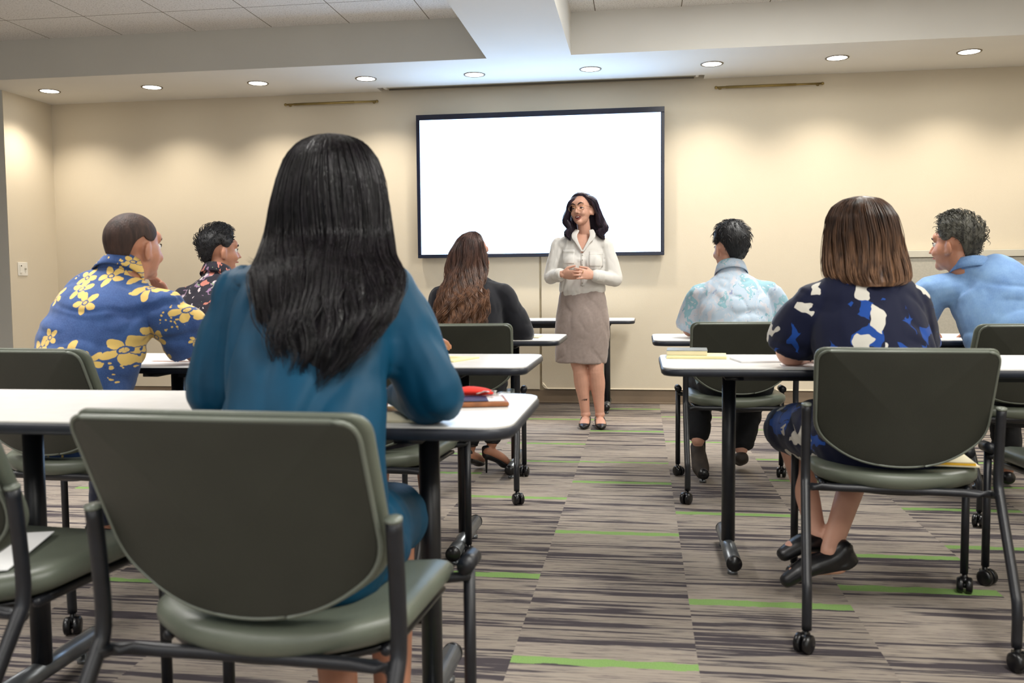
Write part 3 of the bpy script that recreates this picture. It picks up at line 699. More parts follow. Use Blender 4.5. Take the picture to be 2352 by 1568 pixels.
def hair_cap(t, c, R, s, base, mat, lim=(50, 84, 140), thick=(.016, .012, .006), amp=.003, freq=120, seed=1, tuft=None, skull=((0, -.012, .03), (.076, .096, .088)), burn=8, top=0, quiff=0):
    """hair as a closed shell over the skull.  lim: polar hairline at front, side, back; thick: top, mid, edge"""
    nu, nv = 72, 40; O = []; I = []; rng = np.random.default_rng(seed)
    def hl(phi):
        a = abs(math.degrees(phi)); 
        pts = [(0, lim[0]), (38, lim[0]+4), (55, lim[1]-8), (72, lim[1]+burn), (88, lim[1]+burn*.8), (96, lim[1]-4), (112, lim[1]+8), (140, lim[2]-6), (180, lim[2])]
        for (x0, y0), (x1, y1) in zip(pts, pts[1:]):
            if x0 <= a <= x1: return math.radians(y0+(y1-y0)*(a-x0)/(x1-x0))
        return math.radians(lim[2])
    for j in range(nv+1):
        for i in range(nu):
            phi = -PI+2*PI*i/nu; th = hl(phi)*j/nv; tt = j/nv
            d = V3(math.sin(th)*math.sin(phi), math.sin(th)*math.cos(phi), math.cos(th))
            tk = np.interp(tt, [0, .55, .9, 1], [thick[0], thick[1], thick[2], .002])+top*max(0, math.cos(th))**2+quiff*math.exp(-((th-.75)/.35)**2-(phi/.9)**2)
            q = np.array(skull[0])+d*np.array(skull[1]); O.append((q, d, tk)); I.append(q-d*.01)
    Q = np.array([q for q, _, _ in O]); lowb = np.clip((.01-Q[:, 2])/.05, 0, 1)*np.clip((-Q[:, 1]+.02)/.05, 0, 1); Q[:, 2] -= .030*lowb
    rho = np.hypot(Q[:, 0], Q[:, 1]+.012)+1e-6; tgt = np.maximum(rho, .066-.004*lowb); kk = 1+(tgt/rho-1)*lowb; Q[:, 0] *= kk; Q[:, 1] = (Q[:, 1]+.012)*kk-.012
    I = [q_-np.array([q_[0], q_[1]+.012, q_[2]-.02])*.12 for q_ in Q]
    D = np.array([d for _, d, _ in O]); K = np.array([k for _, _, k in O])
    nz = amp*wob(Q, freq, seed, 8)+amp*.6*wob(Q, freq*2.3, seed+3, 6)
    Q2 = Q+D*(K+nz*np.minimum(1, K/.006))[:, None]
    A = c+(Q2@R.T)*s-base; B = c+(np.array(I)@R.T)*s-base; V = np.vstack([A, B]); F = []; n = nu*(nv+1)
    for j in range(nv):
        for i in range(nu):
            i2 = (i+1) % nu; F.append((j*nu+i, (j+1)*nu+i, (j+1)*nu+i2, j*nu+i2)); F.append((n+j*nu+i, n+j*nu+i2, n+(j+1)*nu+i2, n+(j+1)*nu+i))
    for i in range(nu): i2 = (i+1) % nu; F.append((nv*nu+i, n+nv*nu+i, n+nv*nu+i2, nv*nu+i2))
    h = link('hair', V, F, mat, t)
    if tuft:
        cnt, ln, flow, lift, rad = tuft; paths = []
        for _ in range(cnt):
            j = int(nv*(rng.random()**.7)*.96); i = rng.integers(nu); p = Q[j*nu+i]+D[j*nu+i]*K[j*nu+i]*.7; d = D[j*nu+i]
            fl = np.array(flow)+rng.normal(size=3)*.35; fl = fl-d*(fl@d); fl = fl/(np.linalg.norm(fl)+1e-6)
            l = ln*rng.uniform(.5, 1.2)*(1 if j < nv*.7 else .5); pts = [p+fl*l*u+d*(lift*math.sin(u*2.4)*l*1.2+K[j*nu+i]*.25) for u in np.linspace(0, 1, 6)]
            paths.append(c+(np.array(pts)@R.T)*s)
        strands('hair_strands', paths, rad, mat, h, base)
    return h
def long_hair(t, base, rows, mat, n=700, r=.0011, seed=3, wave=(.004, 30), curl=0, tips=(.55, 1.0), front=.18, lock=0.0, stray=0, core=.93, u_rng=None, taper=0.):
    """rows: (centre xyz, half width, half depth) from crown to tips; strands run down the envelope"""
    rng = np.random.default_rng(seed); Cn = np.array([q[0] for q in rows]); W = np.array([q[1] for q in rows]); Dp = np.array([q[2] for q in rows]); m = len(rows)
    S = np.r_[0, np.cumsum(np.linalg.norm(np.diff(Cn, axis=0), axis=1)+np.abs(np.diff(W))*.8)]; S /= S[-1]
    g = np.linspace(0, 1, 60)
    c2 = np.stack([np.interp(g, S, Cn[:, k]) for k in range(3)], 1); w2 = np.interp(g, S, W); d2 = np.interp(g, S, Dp)
    th = np.linspace(0, 2*PI, 40, endpoint=False); V = []
    for i in range(60):
        kk = core*(1-taper*np.clip((i/59-.55)/.4, 0, 1))*(1+.025*np.sin(th*9+i*.15)+.02*np.sin(th*17-i*.1)); V.append(np.stack([c2[i, 0]+w2[i]*kk*np.cos(th), c2[i, 1]+d2[i]*kk*np.sin(th), np.full(40, c2[i, 2])], 1))
    V = np.vstack(V)-base; F = [(i*40+j, (i+1)*40+j, (i+1)*40+(j+1) % 40, i*40+(j+1) % 40) for i in range(59) for j in range(40)]; F.append(tuple(range(40))); F.append(tuple(59*40+j for j in range(40))[::-1])
    h = link('hair', V, F, mat, t)
    paths = []
    for q in range(n):
        if u_rng: u = rng.uniform(*u_rng)
        else: u = rng.uniform(-PI-front*PI, front*PI)     # mostly the back (-Y) half
        rr = rng.uniform(core*.98, 1.035); rt = rr if not taper else rng.uniform(core*(1-taper), 1.05); e = rng.uniform(*tips); s0 = rng.uniform(0, .12) if rng.random() < .75 else rng.uniform(.1, .5)
        k = 26; gg = np.linspace(s0, min(1.0, e), k); cx = np.stack([np.interp(gg, g, c2[:, a]) for a in range(3)], 1); ww = np.interp(gg, g, w2); dd = np.interp(gg, g, d2)
        ph = rng.uniform(0, 7); cl = np.round(u*3.2)/3.2; uu = u+lock*(cl-u)*gg+wave[0]/.1*np.sin(gg*wave[1]+ph*.2+cl*2)*gg*1.2
        rr = rr+(rt-rr)*np.clip((gg-.5)/.3, 0, 1); rr = rr+(.06*rng.random()*gg if rng.random() < .15 else 0); P = np.stack([cx[:, 0]+ww*rr*np.cos(uu), cx[:, 1]+dd*rr*np.sin(uu), cx[:, 2]], 1)
        P[:, 0] += wave[0]*np.sin(gg*wave[1]*1.3+cl*3+ph*.3)*np.minimum(1, gg*2); P[:, 2] += -.004*np.sin(ph)*gg
        if curl: P += (curl*np.maximum(0, gg-.35)[:, None])*np.stack([np.sin(gg*34+cl*5+ph*.25), np.cos(gg*34+cl*5+ph*.25)*.7, 0*gg], 1)
        paths.append(P)
    for q in range(stray*2):
        s0 = rng.uniform(.38, .52); k = 14; sd = -1
        b = np.array([np.interp(s0, g, c2[:, a]) for a in range(3)]); ww = np.interp(s0, g, w2)
        st = b+V3(sd*ww*.9, -.02, 0); L_ = rng.uniform(.05, .10); a0 = rng.uniform(.2, .6); u = np.linspace(0, 1, k)
        paths.append(np.stack([st[0]+sd*L_*.75*u**1.3, st[1]+0*u, st[2]-L_*(.75*u-.55*u*u*u)-rng.uniform(0, .05)], 1))
    strands('hair_strands', paths, r, mat, h, base); return h
def cloth(name, parts, voxel, mat, t, base, wr=(.004, 22, 1), stretch=(1, 1, 1), smooth=6, cut=None, where=None):
    V, F = fuse(parts, voxel, smooth); V = wrinkle(V, F, wr[0], wr[1], wr[2], stretch, where)
    if cut is not None:
        keep = cut(V); F = [f for f in F if all(keep[i] for i in f)]; used = sorted({i for f in F for i in f}); mp = {a: b for b, a in enumerate(used)}; V = V[used]; F = [tuple(mp[i] for i in f) for f in F]
    return link(name, V-base, F, mat, t)
def make_person(label, J, T, skin, top, top_mat, bottom=None, bottom_mat=None, shoes=None, arm=(.05, .046, .042, .040, .027), leg=(.085, .075, .055, .053, .036), sleeve='long', hs=1.0, fat=1.0, voxel=.006, wr=(.004, 22, 1), hands=True, handdir=None, hair=None, topgrow=.012, neck_r=.055, extra_top=(), cut=None, top_stretch=(1, 1, 1), col=None, legs=True, hem=None, hem_mat=None, face=True, slv_loose=.010, brushes=()):
    J = {k: np.asarray(v, float) for k, v in J.items()}; R = J.pop('R').reshape(3, 3) if 'R' in J else np.eye(3)
    base = V3(J['pel'][0], J['pel'][1], 0); t = thing('person', label, 'person', tuple(base))
    P = [torso(J, T), tube([J['shL'], J['upper'], J['shR']], [arm[0]*.95, .06, arm[0]*.95], 14, ref=(0, 0, 1)),
         tube([J['neck']-V3(0, 0, .005), J['shL']*.7+J['neck']*.3-V3(0, 0, .004), J['shL']], [.038, .026, arm[0]*.7], 12), tube([J['neck']-V3(0, 0, .005), J['shR']*.7+J['neck']*.3-V3(0, 0, .004), J['shR']], [.038, .026, arm[0]*.7], 12)]
    for sd in 'LR':
        P += limb(J['sh'+sd], J['el'+sd], J['wr'+sd], arm)
        if hands:
            hd = (handdir or {}).get(sd)
            if hd: P += hand_parts(J['wr'+sd], *hd)
            else:
                d = J['wr'+sd]-J['el'+sd]; P += hand_parts(J['wr'+sd], d*[1, 1, .3], (0, 0, -1), (1 if sd == 'L' else -1, .2, .3))
        if legs:
            P += limb(J['hip'+sd], J['kn'+sd], J['an'+sd], leg); P += foot_parts(J['an'+sd], J['to'+sd])
    P += head_parts(J['head'], R, hs, J['neck'], neck_r, fat)
    V, F = fuse(P, voxel, 5); V = brush(V, J['head'], R, hs, FACE+list(brushes)); link('body', V-base, F, skin, t)
    if face: face_bits(t, J['head'], R, hs, base)
    g = topgrow; S = [torso(J, T, g, 0), tube([J['shL'], J['upper'], J['shR']], [arm[0]+g*.8, .06+g, arm[0]+g*.8], 14, ref=(0, 0, 1)),
         tube([J['neck']-V3(0, 0, .008), J['shL']*.7+J['neck']*.3-V3(0, 0, .004), J['shL']], [.046+g*.5, .034+g, arm[0]+g], 12), tube([J['neck']-V3(0, 0, .008), J['shR']*.7+J['neck']*.3-V3(0, 0, .004), J['shR']], [.046+g*.5, .034+g, arm[0]+g], 12)]
    for sd in 'LR':
        a, b, c_ = J['sh'+sd], J['el'+sd], J['wr'+sd]; q = slv_loose
        if sleeve == 'long': S += limb(a, b, c_-(c_-b)*.06, (arm[0]+g, arm[1]+g+q, arm[2]+g+q, arm[3]+g+q*.8, arm[4]+g*.8))
        else:
            k = sleeve; e = a+(b-a)*k; S.append(tube([a, a*.5+e*.5, e], [arm[0]+g, arm[1]+g+q, arm[2]+g+q*1.5], 16, roundcap=False))
    S += list(extra_top)
    cloth(top, S, voxel+.001, top_mat, t, base, wr, top_stretch, 5, cut)
    if bottom == 'trousers':
        B = [tube([J['pel']-V3(0, 0, .04), J['pel']+V3(0, 0, .06)], [(T[0][0]+.008, T[0][1]+.008)]*2, 20)]
        for sd in 'LR': B += limb(J['hip'+sd], J['kn'+sd], J['an'+sd]+(J['kn'+sd]-J['an'+sd])*.12, (leg[0]+.012, leg[1]+.014, leg[2]+.018, leg[3]+.02, leg[4]+.028))
        cloth('trousers', B, .009, bottom_mat, t, base, (.004, 24, 7))
    elif bottom == 'skirt':
        B = [tube([J['pel']-V3(0, 0, .03), J['pel']+V3(0, 0, .05)], [(T[0][0]+.012, T[0][1]+.012)]*2, 20)]
        for sd in 'LR': B.append(tube([J['hip'+sd], (J['hip'+sd]+J['kn'+sd])/2, J['kn'+sd]+(J['kn'+sd]-J['hip'+sd])*.03], [leg[0]+.018, leg[1]+.022, leg[2]+.026], 18, smooth_n=7))
        B.append(tube([(J['hipL']+J['hipR'])/2, (J['knL']+J['knR'])/2], [(.13, .07), (.10, .055)], 18))
        cloth('skirt', B, .008, bottom_mat, t, base, (.005, 20, 9))
    if shoes:
        for sd in 'LR':
            an, to = J['an'+sd], J['to'+sd]; m = fuse(foot_parts(an, to, .042), .005, 4); link('shoe', m[0]-base, m[1], shoes, t)
    if col: collar(t, J, base, top_mat, **col)
    return t, J, R, base
def look(c, target=(-.35, 6.35), pitch=0, roll=0, k=1.0):
    a = math.atan2(-(target[0]-c[0]), target[1]-c[1])*k; return rotm(a, pitch, roll).ravel()
def rows_px(items):
    """(py, left px, right px, Y, half depth) -> envelope rows"""
    out = []
    for py, a, b, Y, hd in items:
        L_, R_ = U(a, py, Y), U(b, py, Y); out.append(((L_+R_)/2, np.linalg.norm(R_-L_)/2, hd))
    return out
# --- woman in teal, nearest
J = dict(pel=(-.64, 1.56, .54), waist=(-.635, 1.60, .70), chest=(-.640, 1.71, .89), upper=(-.665, 1.80, .995), neck=(-.672, 1.85, 1.06), head=(-.672, 1.905, 1.222),
         shL=(-.822, 1.81, 1.0), shR=(-.515, 1.81, .995), elL=(-.868, 1.77, .80), elR=(-.425, 1.80, .79), wrL=(-.80, 1.93, .765), wrR=(-.53, 1.95, .77),
         hipL=(-.73, 1.58, .52), hipR=(-.56, 1.58, .52), knL=(-.72, 1.98, .50), knR=(-.565, 1.97, .49), anL=(-.56, 1.60, .20), anR=(-.50, 1.74, .12), toL=(-.60, 1.52, .10), toR=(-.53, 1.86, .03))
J['R'] = look(J['head'])
T = [(.175, .125), (.138, .105), (.142, .105), (.132, .08), (.058, .05)]
t, J, R, b = make_person('woman in teal blouse with very long black hair, seated nearest with back turned', J, T, 'skin_tan', 'blouse', 'teal_silk', 'skirt', 'teal_silk', None, wr=(.011, 11, 4), topgrow=.019, slv_loose=.010, leg=(.085, .078, .058, .05, .034), top_stretch=(1.5, 1, .6), arm=(.046, .044, .040, .036, .026))
rows = rows_px([(309, 752, 778, 1.90, .02), (316, 715, 812, 1.90, .05), (330, 690, 836, 1.895, .075), (360, 666, 858, 1.89, .10), (410, 647, 877, 1.885, .115), (470, 634, 887, 1.875, .12), (540, 622, 893, 1.86, .11), (590, 606, 898, 1.80, .10), (625, 590, 915, 1.74, .085), (670, 584, 922, 1.69, .075), (720, 592, 908, 1.645, .065), (770, 606, 870, 1.61, .055), (810, 628, 838, 1.59, .045), (850, 636, 794, 1.58, .038), (890, 655, 760, 1.575, .03), (915, 675, 735, 1.57, .02)])
long_hair(t, b, rows, 'hair_black', 2600, .0009, 5, (.007, 9), .012, (.66, 1.0), .10, .45, 26, taper=.42)
# --- man in blue shirt with yellow flowers
J = dict(pel=(-1.91, 2.84, .53), waist=(-1.905, 2.86, .70), chest=(-1.885, 2.93, .86), upper=(-1.875, 3.00, .98), neck=(-1.855, 3.03, 1.045), head=(-1.815, 3.075, 1.155),
         shL=(-2.01, 2.99, .93), shR=(-1.66, 2.99, .935), elL=(-2.01, 3.08, .77), elR=(-1.60, 3.10, .785), wrL=(-2.10, 3.30, .77), wrR=(-1.80, 3.23, .93),
         hipL=(-2.03, 2.86, .52), hipR=(-1.83, 2.86, .52), knL=(-2.08, 3.30, .50), knR=(-1.80, 3.30, .50), anL=(-2.08, 3.26, .09), anR=(-1.80, 3.26, .09), toL=(-2.10, 3.42, .03), toR=(-1.79, 3.42, .03))
J['R'] = look(J['head'], k=.85)
T = [(.18, .14), (.165, .145), (.172, .135), (.15, .10), (.072, .065)]
bl = []
for px, py, r, a in ((590/3.137+0, 460+560/3.137, .040, 0), (740/3.137, 460+545/3.137, .045, 1), (870/3.137, 460+535/3.137, .045, 2), (990/3.137, 460+625/3.137, .060, .5), (1060/3.137, 460+560/3.137, .04, 1.5), (1150/3.137, 460+600/3.137, .05, .2), (620/3.137, 460+640/3.137, .045, 2.2), (705/3.137, 460+735/3.137, .048, 1.1), (440/3.137, 460+690/3.137, .04, .7), (1240/3.137, 460+660/3.137, .04, 1.9), (1175/3.137, 460+800/3.137, .05, .9), (1275/3.137, 460+790/3.137, .055, 2.5), (445/3.137, 460+975/3.137, .038, 1.3), (385/3.137, 460+1060/3.137, .05, .1), (965/3.137, 460+1000/3.137, .048, 1.7), (620/3.137, 460+1100/3.137, .062, 2.8), (880/3.137, 460+1075/3.137, .062, .4), (745/3.137, 460+1140/3.137, .045, 1.2), (985/3.137, 460+1170/3.137, .038, 2), (1050/3.137, 460+1330/3.137, .065, .6), (845/3.137, 460+440/3.137, .035, .3), (1215/3.137, 460+1035/3.137, .024, 1.2), (500/3.137, 460+1330/3.137, .055, .9), (700/3.137, 460+1380/3.137, .05, 2.1)):
    q = U(px, py, 2.86 if py > 700 else 2.93); bl.append((q[0]+1.93, q[2], r*.82, a))
aloha_mat('blue_aloha', bl, (24, 46, 98), (48, 78, 132), (226, 192, 108))
t, J, R, b = make_person('man with buzz cut in blue aloha shirt with yellow flowers, seated left', J, T, 'skin_tan', 'shirt', 'blue_aloha', 'trousers', 'denim_trouser', 'shoe_black', sleeve=.86, wr=(.009, 11, 3), arm=(.06, .056, .05, .045, .03), topgrow=.014, neck_r=.068, col=dict(rx=.074, ry=.070, h=.042, dz=.012), hs=1.04, fat=1.12, slv_loose=.02, top_stretch=(.7, 1, 1.6), handdir={'R': ((.05, -.25, 1), (-.2, -.9, -.1), (-.9, .2, .1))})
hair_cap(t, J['head'], R, 1.04, b, 'hair_buzz', (50, 86, 142), (.004, .004, .003), .0008, 200)
# --- man in dark floral shirt
J = dict(pel=(-2.22, 4.48, .53), waist=(-2.22, 4.49, .70), chest=(-2.22, 4.53, .87), upper=(-2.235, 4.57, 1.00), neck=(-2.245, 4.59, 1.06), head=(-2.235, 4.62, 1.20),
         shL=(-2.42, 4.57, .955), shR=(-2.04, 4.55, .955), elL=(-2.46, 4.62, .76), elR=(-1.98, 4.62, .765), wrL=(-2.34, 4.80, .76), wrR=(-2.12, 4.82, .76),
         hipL=(-2.31, 4.48, .52), hipR=(-2.13, 4.48, .52), knL=(-2.33, 4.92, .50), knR=(-2.10, 4.92, .50), anL=(-2.33, 4.90, .09), anR=(-2.10, 4.90, .09), toL=(-2.34, 5.06, .03), toR=(-2.09, 5.06, .03))
J['R'] = look(J['head'], k=.95)
T = [(.18, .13), (.16, .12), (.18, .125), (.155, .095), (.07, .06)]
t, J, R, b = make_person('man with wavy black hair in dark floral shirt, seated far left at the far table', J, T, 'skin_tan', 'shirt', 'dark_floral', 'trousers', 'trouser_black', 'shoe_black', sleeve=.8, neck_r=.06, col=dict(rx=.070, ry=.066, h=.042, dz=.012), hs=1.0, voxel=.008)
hair_cap(t, J['head'], R, 1.0, b, 'hair_short_black', (50, 88, 140), (.024, .020, .012), .006, 90, 4, (700, .03, (0, .4, .5), .5, .0016))
# --- woman in black with wavy brown hair
J = dict(pel=(-.84, 4.46, .53), waist=(-.84, 4.48, .68), chest=(-.85, 4.54, .86), upper=(-.855, 4.60, .98), neck=(-.86, 4.62, 1.05), head=(-.872, 4.70, 1.160),
         shL=(-1.03, 4.58, .95), shR=(-.70, 4.58, .96), elL=(-1.06, 4.64, .75), elR=(-.60, 4.60, .765), wrL=(-.95, 4.80, .755), wrR=(-.66, 4.83, .76),
         hipL=(-.93, 4.46, .52), hipR=(-.75, 4.46, .52), knL=(-.95, 4.88, .51), knR=(-.80, 4.88, .51), anL=(-.91, 4.76, .14), anR=(-.80, 4.80, .155), toL=(-.88, 4.90, .03), toR=(-.72, 4.86, .03))
J['R'] = look(J['head'], k=1.3)
T = [(.165, .12), (.13, .10), (.15, .105), (.135, .08), (.058, .05)]
t, J, R, b = make_person('woman in black jacket with long wavy brown hair, back turned below the screen', J, T, 'skin_tan', 'jacket', 'black_knit', 'trousers', 'trouser_black', None, arm=(.045, .044, .040, .036, .025), leg=(.078, .068, .05, .045, .03), wr=(.005, 20, 4), neck_r=.048)
rows = rows_px([(531, 1078, 1092, 4.66, .01), (538, 1062, 1103, 4.66, .05), (552, 1048, 1109, 4.655, .085), (580, 1034, 1115, 4.65, .105), (615, 1026, 1118, 4.64, .11), (650, 1021, 1114, 4.56, .085), (668, 1012, 1118, 4.51, .075), (690, 1000, 1124, 4.46, .065), (720, 997, 1122, 4.42, .055), (748, 998, 1110, 4.39, .045), (775, 1006, 1090, 4.375, .03)])
long_hair(t, b, rows, 'hair_ombre', 1500, .0013, 8, (.010, 16), .03, (.72, 1.0), .25, .4, taper=.3)
for sd in 'LR':   # stiletto sandals
    an, to = J['an'+sd], J['to'+sd]; d = nrm((to-an)*[1, 1, 0]); heel = an-d*.035+V3(0, 0, -.06)
    m = MB(); v, f = fuse([tube([heel+d*.0, (heel+to)/2+V3(0, 0, -.002), to-d*.03, to+d*.01], [(.026, .022), (.030, .016), (.036, .017), (.02, .012)], 14, ref=np.cross(d, [0, 0, 1]), smooth_n=9), tube([heel+V3(0, 0, .0), heel+V3(0, 0, .04)], [(.024, .02), (.026, .016)], 12)], .004, 3)
    sh = link('shoe', v-b, f, 'shoe_black', t); link('stiletto_heel', *tube([heel-b, heel-b+V3(0, 0, -.03), V3(*(heel-b)[:2], .003)], [.012, .007, .005], 10), 'shoe_black', sh)
    link('ankle_strap', *tube([an-b+V3(.036*math.cos(a), .036*math.sin(a), .012) for a in np.linspace(0, 2*PI, 20)], [.0045]*20, 6, caps=False), 'shoe_black', sh)
# --- man in pale aloha shirt
J = dict(pel=(.46, 4.58, .53), waist=(.46, 4.60, .70), chest=(.46, 4.66, .86), upper=(.455, 4.72, .985), neck=(.452, 4.745, 1.045), head=(.448, 4.79, 1.185),
         shL=(.29, 4.70, .945), shR=(.64, 4.70, .955), elL=(.25, 4.78, .775), elR=(.70, 4.76, .775), wrL=(.34, 4.98, .755), wrR=(.58, 4.98, .755),
         hipL=(.37, 4.58, .52), hipR=(.55, 4.58, .52), knL=(.31, 4.96, .50), knR=(.60, 4.96, .50), anL=(.29, 4.75, .20), anR=(.52, 4.85, .14), toL=(.30, 4.62, .04), toR=(.53, 5.02, .03))
J['R'] = look(J['head'], k=1.0)
T = [(.18, .13), (.16, .12), (.175, .12), (.15, .09), (.068, .058)]
t, J, R, b = make_person('man with neat black hair in pale blue and teal aloha shirt', J, T, 'skin_fair', 'shirt', 'pale_aloha', 'trousers', 'trouser_black', 'sole_brown', sleeve=.95, wr=(.006, 17, 6), neck_r=.056, col=dict(rx=.066, ry=.062, h=.042, dz=.012), hs=1.0, slv_loose=.018, top_stretch=(1.3, 1, .7))
hair_cap(t, J['head'], R, 1.0, b, 'hair_short_black', (52, 88, 138), (.020, .019, .008), .003, 60, 2, (600, .04, (0, -.3, -1), .15, .0015), top=.006)
# --- woman in navy print dress
J = dict(pel=(.74, 2.90, .54), waist=(.73, 2.93, .70), chest=(.715, 3.00, .86), upper=(.705, 3.05, .985), neck=(.705, 3.08, 1.05), head=(.712, 3.12, 1.172),
         shL=(.545, 3.04, .935), shR=(.838, 3.04, .935), elL=(.495, 3.12, .785), elR=(.868, 3.10, .79), wrL=(.58, 3.28, .765), wrR=(.86, 3.30, .765),
         hipL=(.64, 2.92, .53), hipR=(.82, 2.92, .53), knL=(.52, 3.27, .50), knR=(.80, 3.32, .50), anL=U(1876, 1228, 3.06), anR=U(1906, 1268, 2.98), toL=U(1806, 1262, 3.04), toR=U(1812, 1322, 2.97))
J['R'] = look(J['head'], k=.4)
T = [(.20, .145), (.17, .135), (.165, .125), (.145, .095), (.065, .06)]
t, J, R, b = make_person('woman in navy, blue and white print dress with straight brown bob hair', J, T, 'skin_fair', 'dress_top', 'navy_print', 'skirt', 'navy_print', None, sleeve=.92, arm=(.062, .06, .054, .046, .03), wr=(.006, 14, 2), hs=1.02, slv_loose=.018, leg=(.10, .085, .060, .048, .031))
for sd in 'LR':   # black wedge shoes
    an, to = J['an'+sd], J['to'+sd]; d = nrm(to-an); up = nrm(np.cross(np.cross(d, [0, 0, 1]), d)); up = up*np.sign(up[2]); hb = an-d*.045-up*.030; side = np.cross(d, up)
    v, f = fuse([tube([hb+up*.018, hb+d*.05+up*.008, to-d*.06-up*.004, to+d*.015-up*.01], [(.036, .030), (.040, .034), (.050, .030), (.034, .022)], 14, ref=side, smooth_n=10), tube([hb+d*.012+up*.01, hb+d*.004-up*.040], [(.034, .036), (.030, .026)], 12, ref=side, roundcap=False), tube([hb+d*.02-up*.026, to-d*.05-up*.014], [(.034, .022), (.038, .012)], 12, ref=side)], .005, 2)
    v[:, 2] = np.maximum(v[:, 2], .002); link('shoe', v-b, f, 'shoe_black', t)
rows = rows_px([(451, 1962, 1992, 3.10, .02), (458, 1935, 2022, 3.10, .06), (475, 1912, 2042, 3.10, .095), (500, 1900, 2056, 3.095, .12), (540, 1895, 2068, 3.09, .13), (580, 1894, 2076, 3.08, .13), (610, 1894, 2084, 3.06, .125), (632, 1897, 2088, 3.04, .12), (648, 1915, 2084, 3.02, .11), (658, 1945, 2060, 3.0, .09)])
long_hair(t, b, rows, 'hair_bob', 1400, .0013, 11, (.003, 8), 0, (.82, 1.0), .22, .35)
# --- man in denim shirt
J = dict(pel=(1.66, 4.32, .53), waist=(1.65, 4.33, .70), chest=(1.61, 4.38, .87), upper=(1.555, 4.42, 1.0), neck=(1.50, 4.44, 1.05), head=(1.435, 4.47, 1.172),
         shL=(1.335, 4.46, .955), shR=(1.72, 4.40, .985), elL=(1.24, 4.55, .78), elR=(1.83, 4.46, .78), wrL=(1.38, 4.72, .755), wrR=(1.66, 4.70, .755),
         hipL=(1.56, 4.32, .52), hipR=(1.75, 4.32, .52), knL=(1.52, 4.76, .50), knR=(1.78, 4.76, .50), anL=(1.50, 4.70, .09), anR=(1.78, 4.72, .09), toL=(1.46, 4.84, .03), toR=(1.80, 4.88, .03))
J['R'] = look(J['head'], k=1.1)
T = [(.19, .145), (.18, .145), (.185, .135), (.155, .10), (.070, .065)]
t, J, R, b = make_person('man with greying hair in light denim shirt, seated far right looking left', J, T, 'skin_tan', 'shirt', 'denim_light', 'trousers', 'trouser_black', 'shoe_black', arm=(.062, .058, .05, .045, .03), wr=(.009, 11, 9), neck_r=.066, col=dict(rx=.074, ry=.070, h=.04, dz=.01, up=np.array([-.12, .1, .98])), hs=1.03, fat=1.1, slv_loose=.018, topgrow=.014, top_stretch=(.7, 1, 1.5))
hair_cap(t, J['head'], R, 1.03, b, 'hair_grey', (46, 86, 140), (.022, .018, .008), .006, 100, 6, (900, .032, (0, .5, .3), .5, .0016), top=.006, quiff=.012)
# --- the student mostly hidden behind the woman in teal
J = dict(pel=(-.97, 3.02, .53), waist=(-1.01, 3.03, .69), chest=(-1.06, 3.10, .85), upper=(-1.09, 3.14, .96), neck=(-1.10, 3.16, 1.02), head=(-1.11, 3.19, 1.14),
         shL=(-1.23, 3.13, .92), shR=(-.94, 3.13, .92), elL=(-1.24, 3.18, .77), elR=(-.85, 3.20, .79), wrL=(-1.12, 3.34, .76), wrR=(-.80, 3.31, .80),
         hipL=(-1.02, 3.03, .52), hipR=(-.84, 3.03, .52), knL=(-1.02, 3.44, .50), knR=(-.83, 3.42, .50), anL=(-1.02, 3.40, .12), anR=(-.79, 3.30, .12), toL=(-1.04, 3.54, .03), toR=(-.83, 3.44, .03))
J['R'] = look(J['head'])
T = [(.165, .12), (.13, .10), (.145, .10), (.13, .08), (.058, .05)]
t, J, R, b = make_person('person in dark top holding a red pen, mostly hidden behind the woman in teal', J, T, 'skin_tan', 'top', 'dark_top', 'skirt', 'dark_top', 'shoe_black', arm=(.042, .04, .036, .034, .024), leg=(.075, .065, .048, .046, .03), voxel=.008, hs=.94)
hair_cap(t, J['head'], R, .94, b, 'hair_short_black', (52, 92, 140), (.014, .014, .012), .003, 60, 12)
# --- the presenter
def PP(px, py, Y=6.42): return U(px, py, Y)
J = dict(pel=PP(1338, 742), waist=PP(1337, 668), chest=PP(1337, 600), upper=PP(1339, 562, 6.43), neck=PP(1342, 540, 6.435), head=PP(1336, 483, 6.385),
         shL=PP(1284, 563, 6.43), shR=PP(1392, 563, 6.43), elL=PP(1264, 636, 6.42), elR=PP(1412, 641, 6.41), wrL=PP(1291, 630, 6.235), wrR=PP(1363, 632, 6.235),
         hipL=PP(1310, 745), hipR=PP(1366, 745), knL=PP(1333, 850, 6.385), knR=PP(1369, 850, 6.385), anL=PP(1345, 950, 6.43), anR=PP(1378, 950, 6.43), toL=PP(1341, 974, 6.29), toR=PP(1381, 974, 6.29))
base = V3(J['pel'][0], 6.42, 0)
for k in ('anL', 'anR'): J[k][2] = .085
for k in ('toL', 'toR'): J[k][2] = .020
R = rotm(math.radians(161), math.radians(4), math.radians(5)); hd = J['head']
t = thing('person', 'woman presenter with glasses in cream blouse and taupe skirt, standing before the screen', 'person', tuple(base))
T = [(.170, .120), (.135, .105), (.148, .112), (.135, .085), (.058, .05)]
arm = (.046, .043, .038, .036, .025); leg = (.082, .072, .054, .054, .034)
P = [torso(J, T), tube([J['shL'], J['upper'], J['shR']], [.044, .055, .044], 14, ref=(0, 0, 1))]
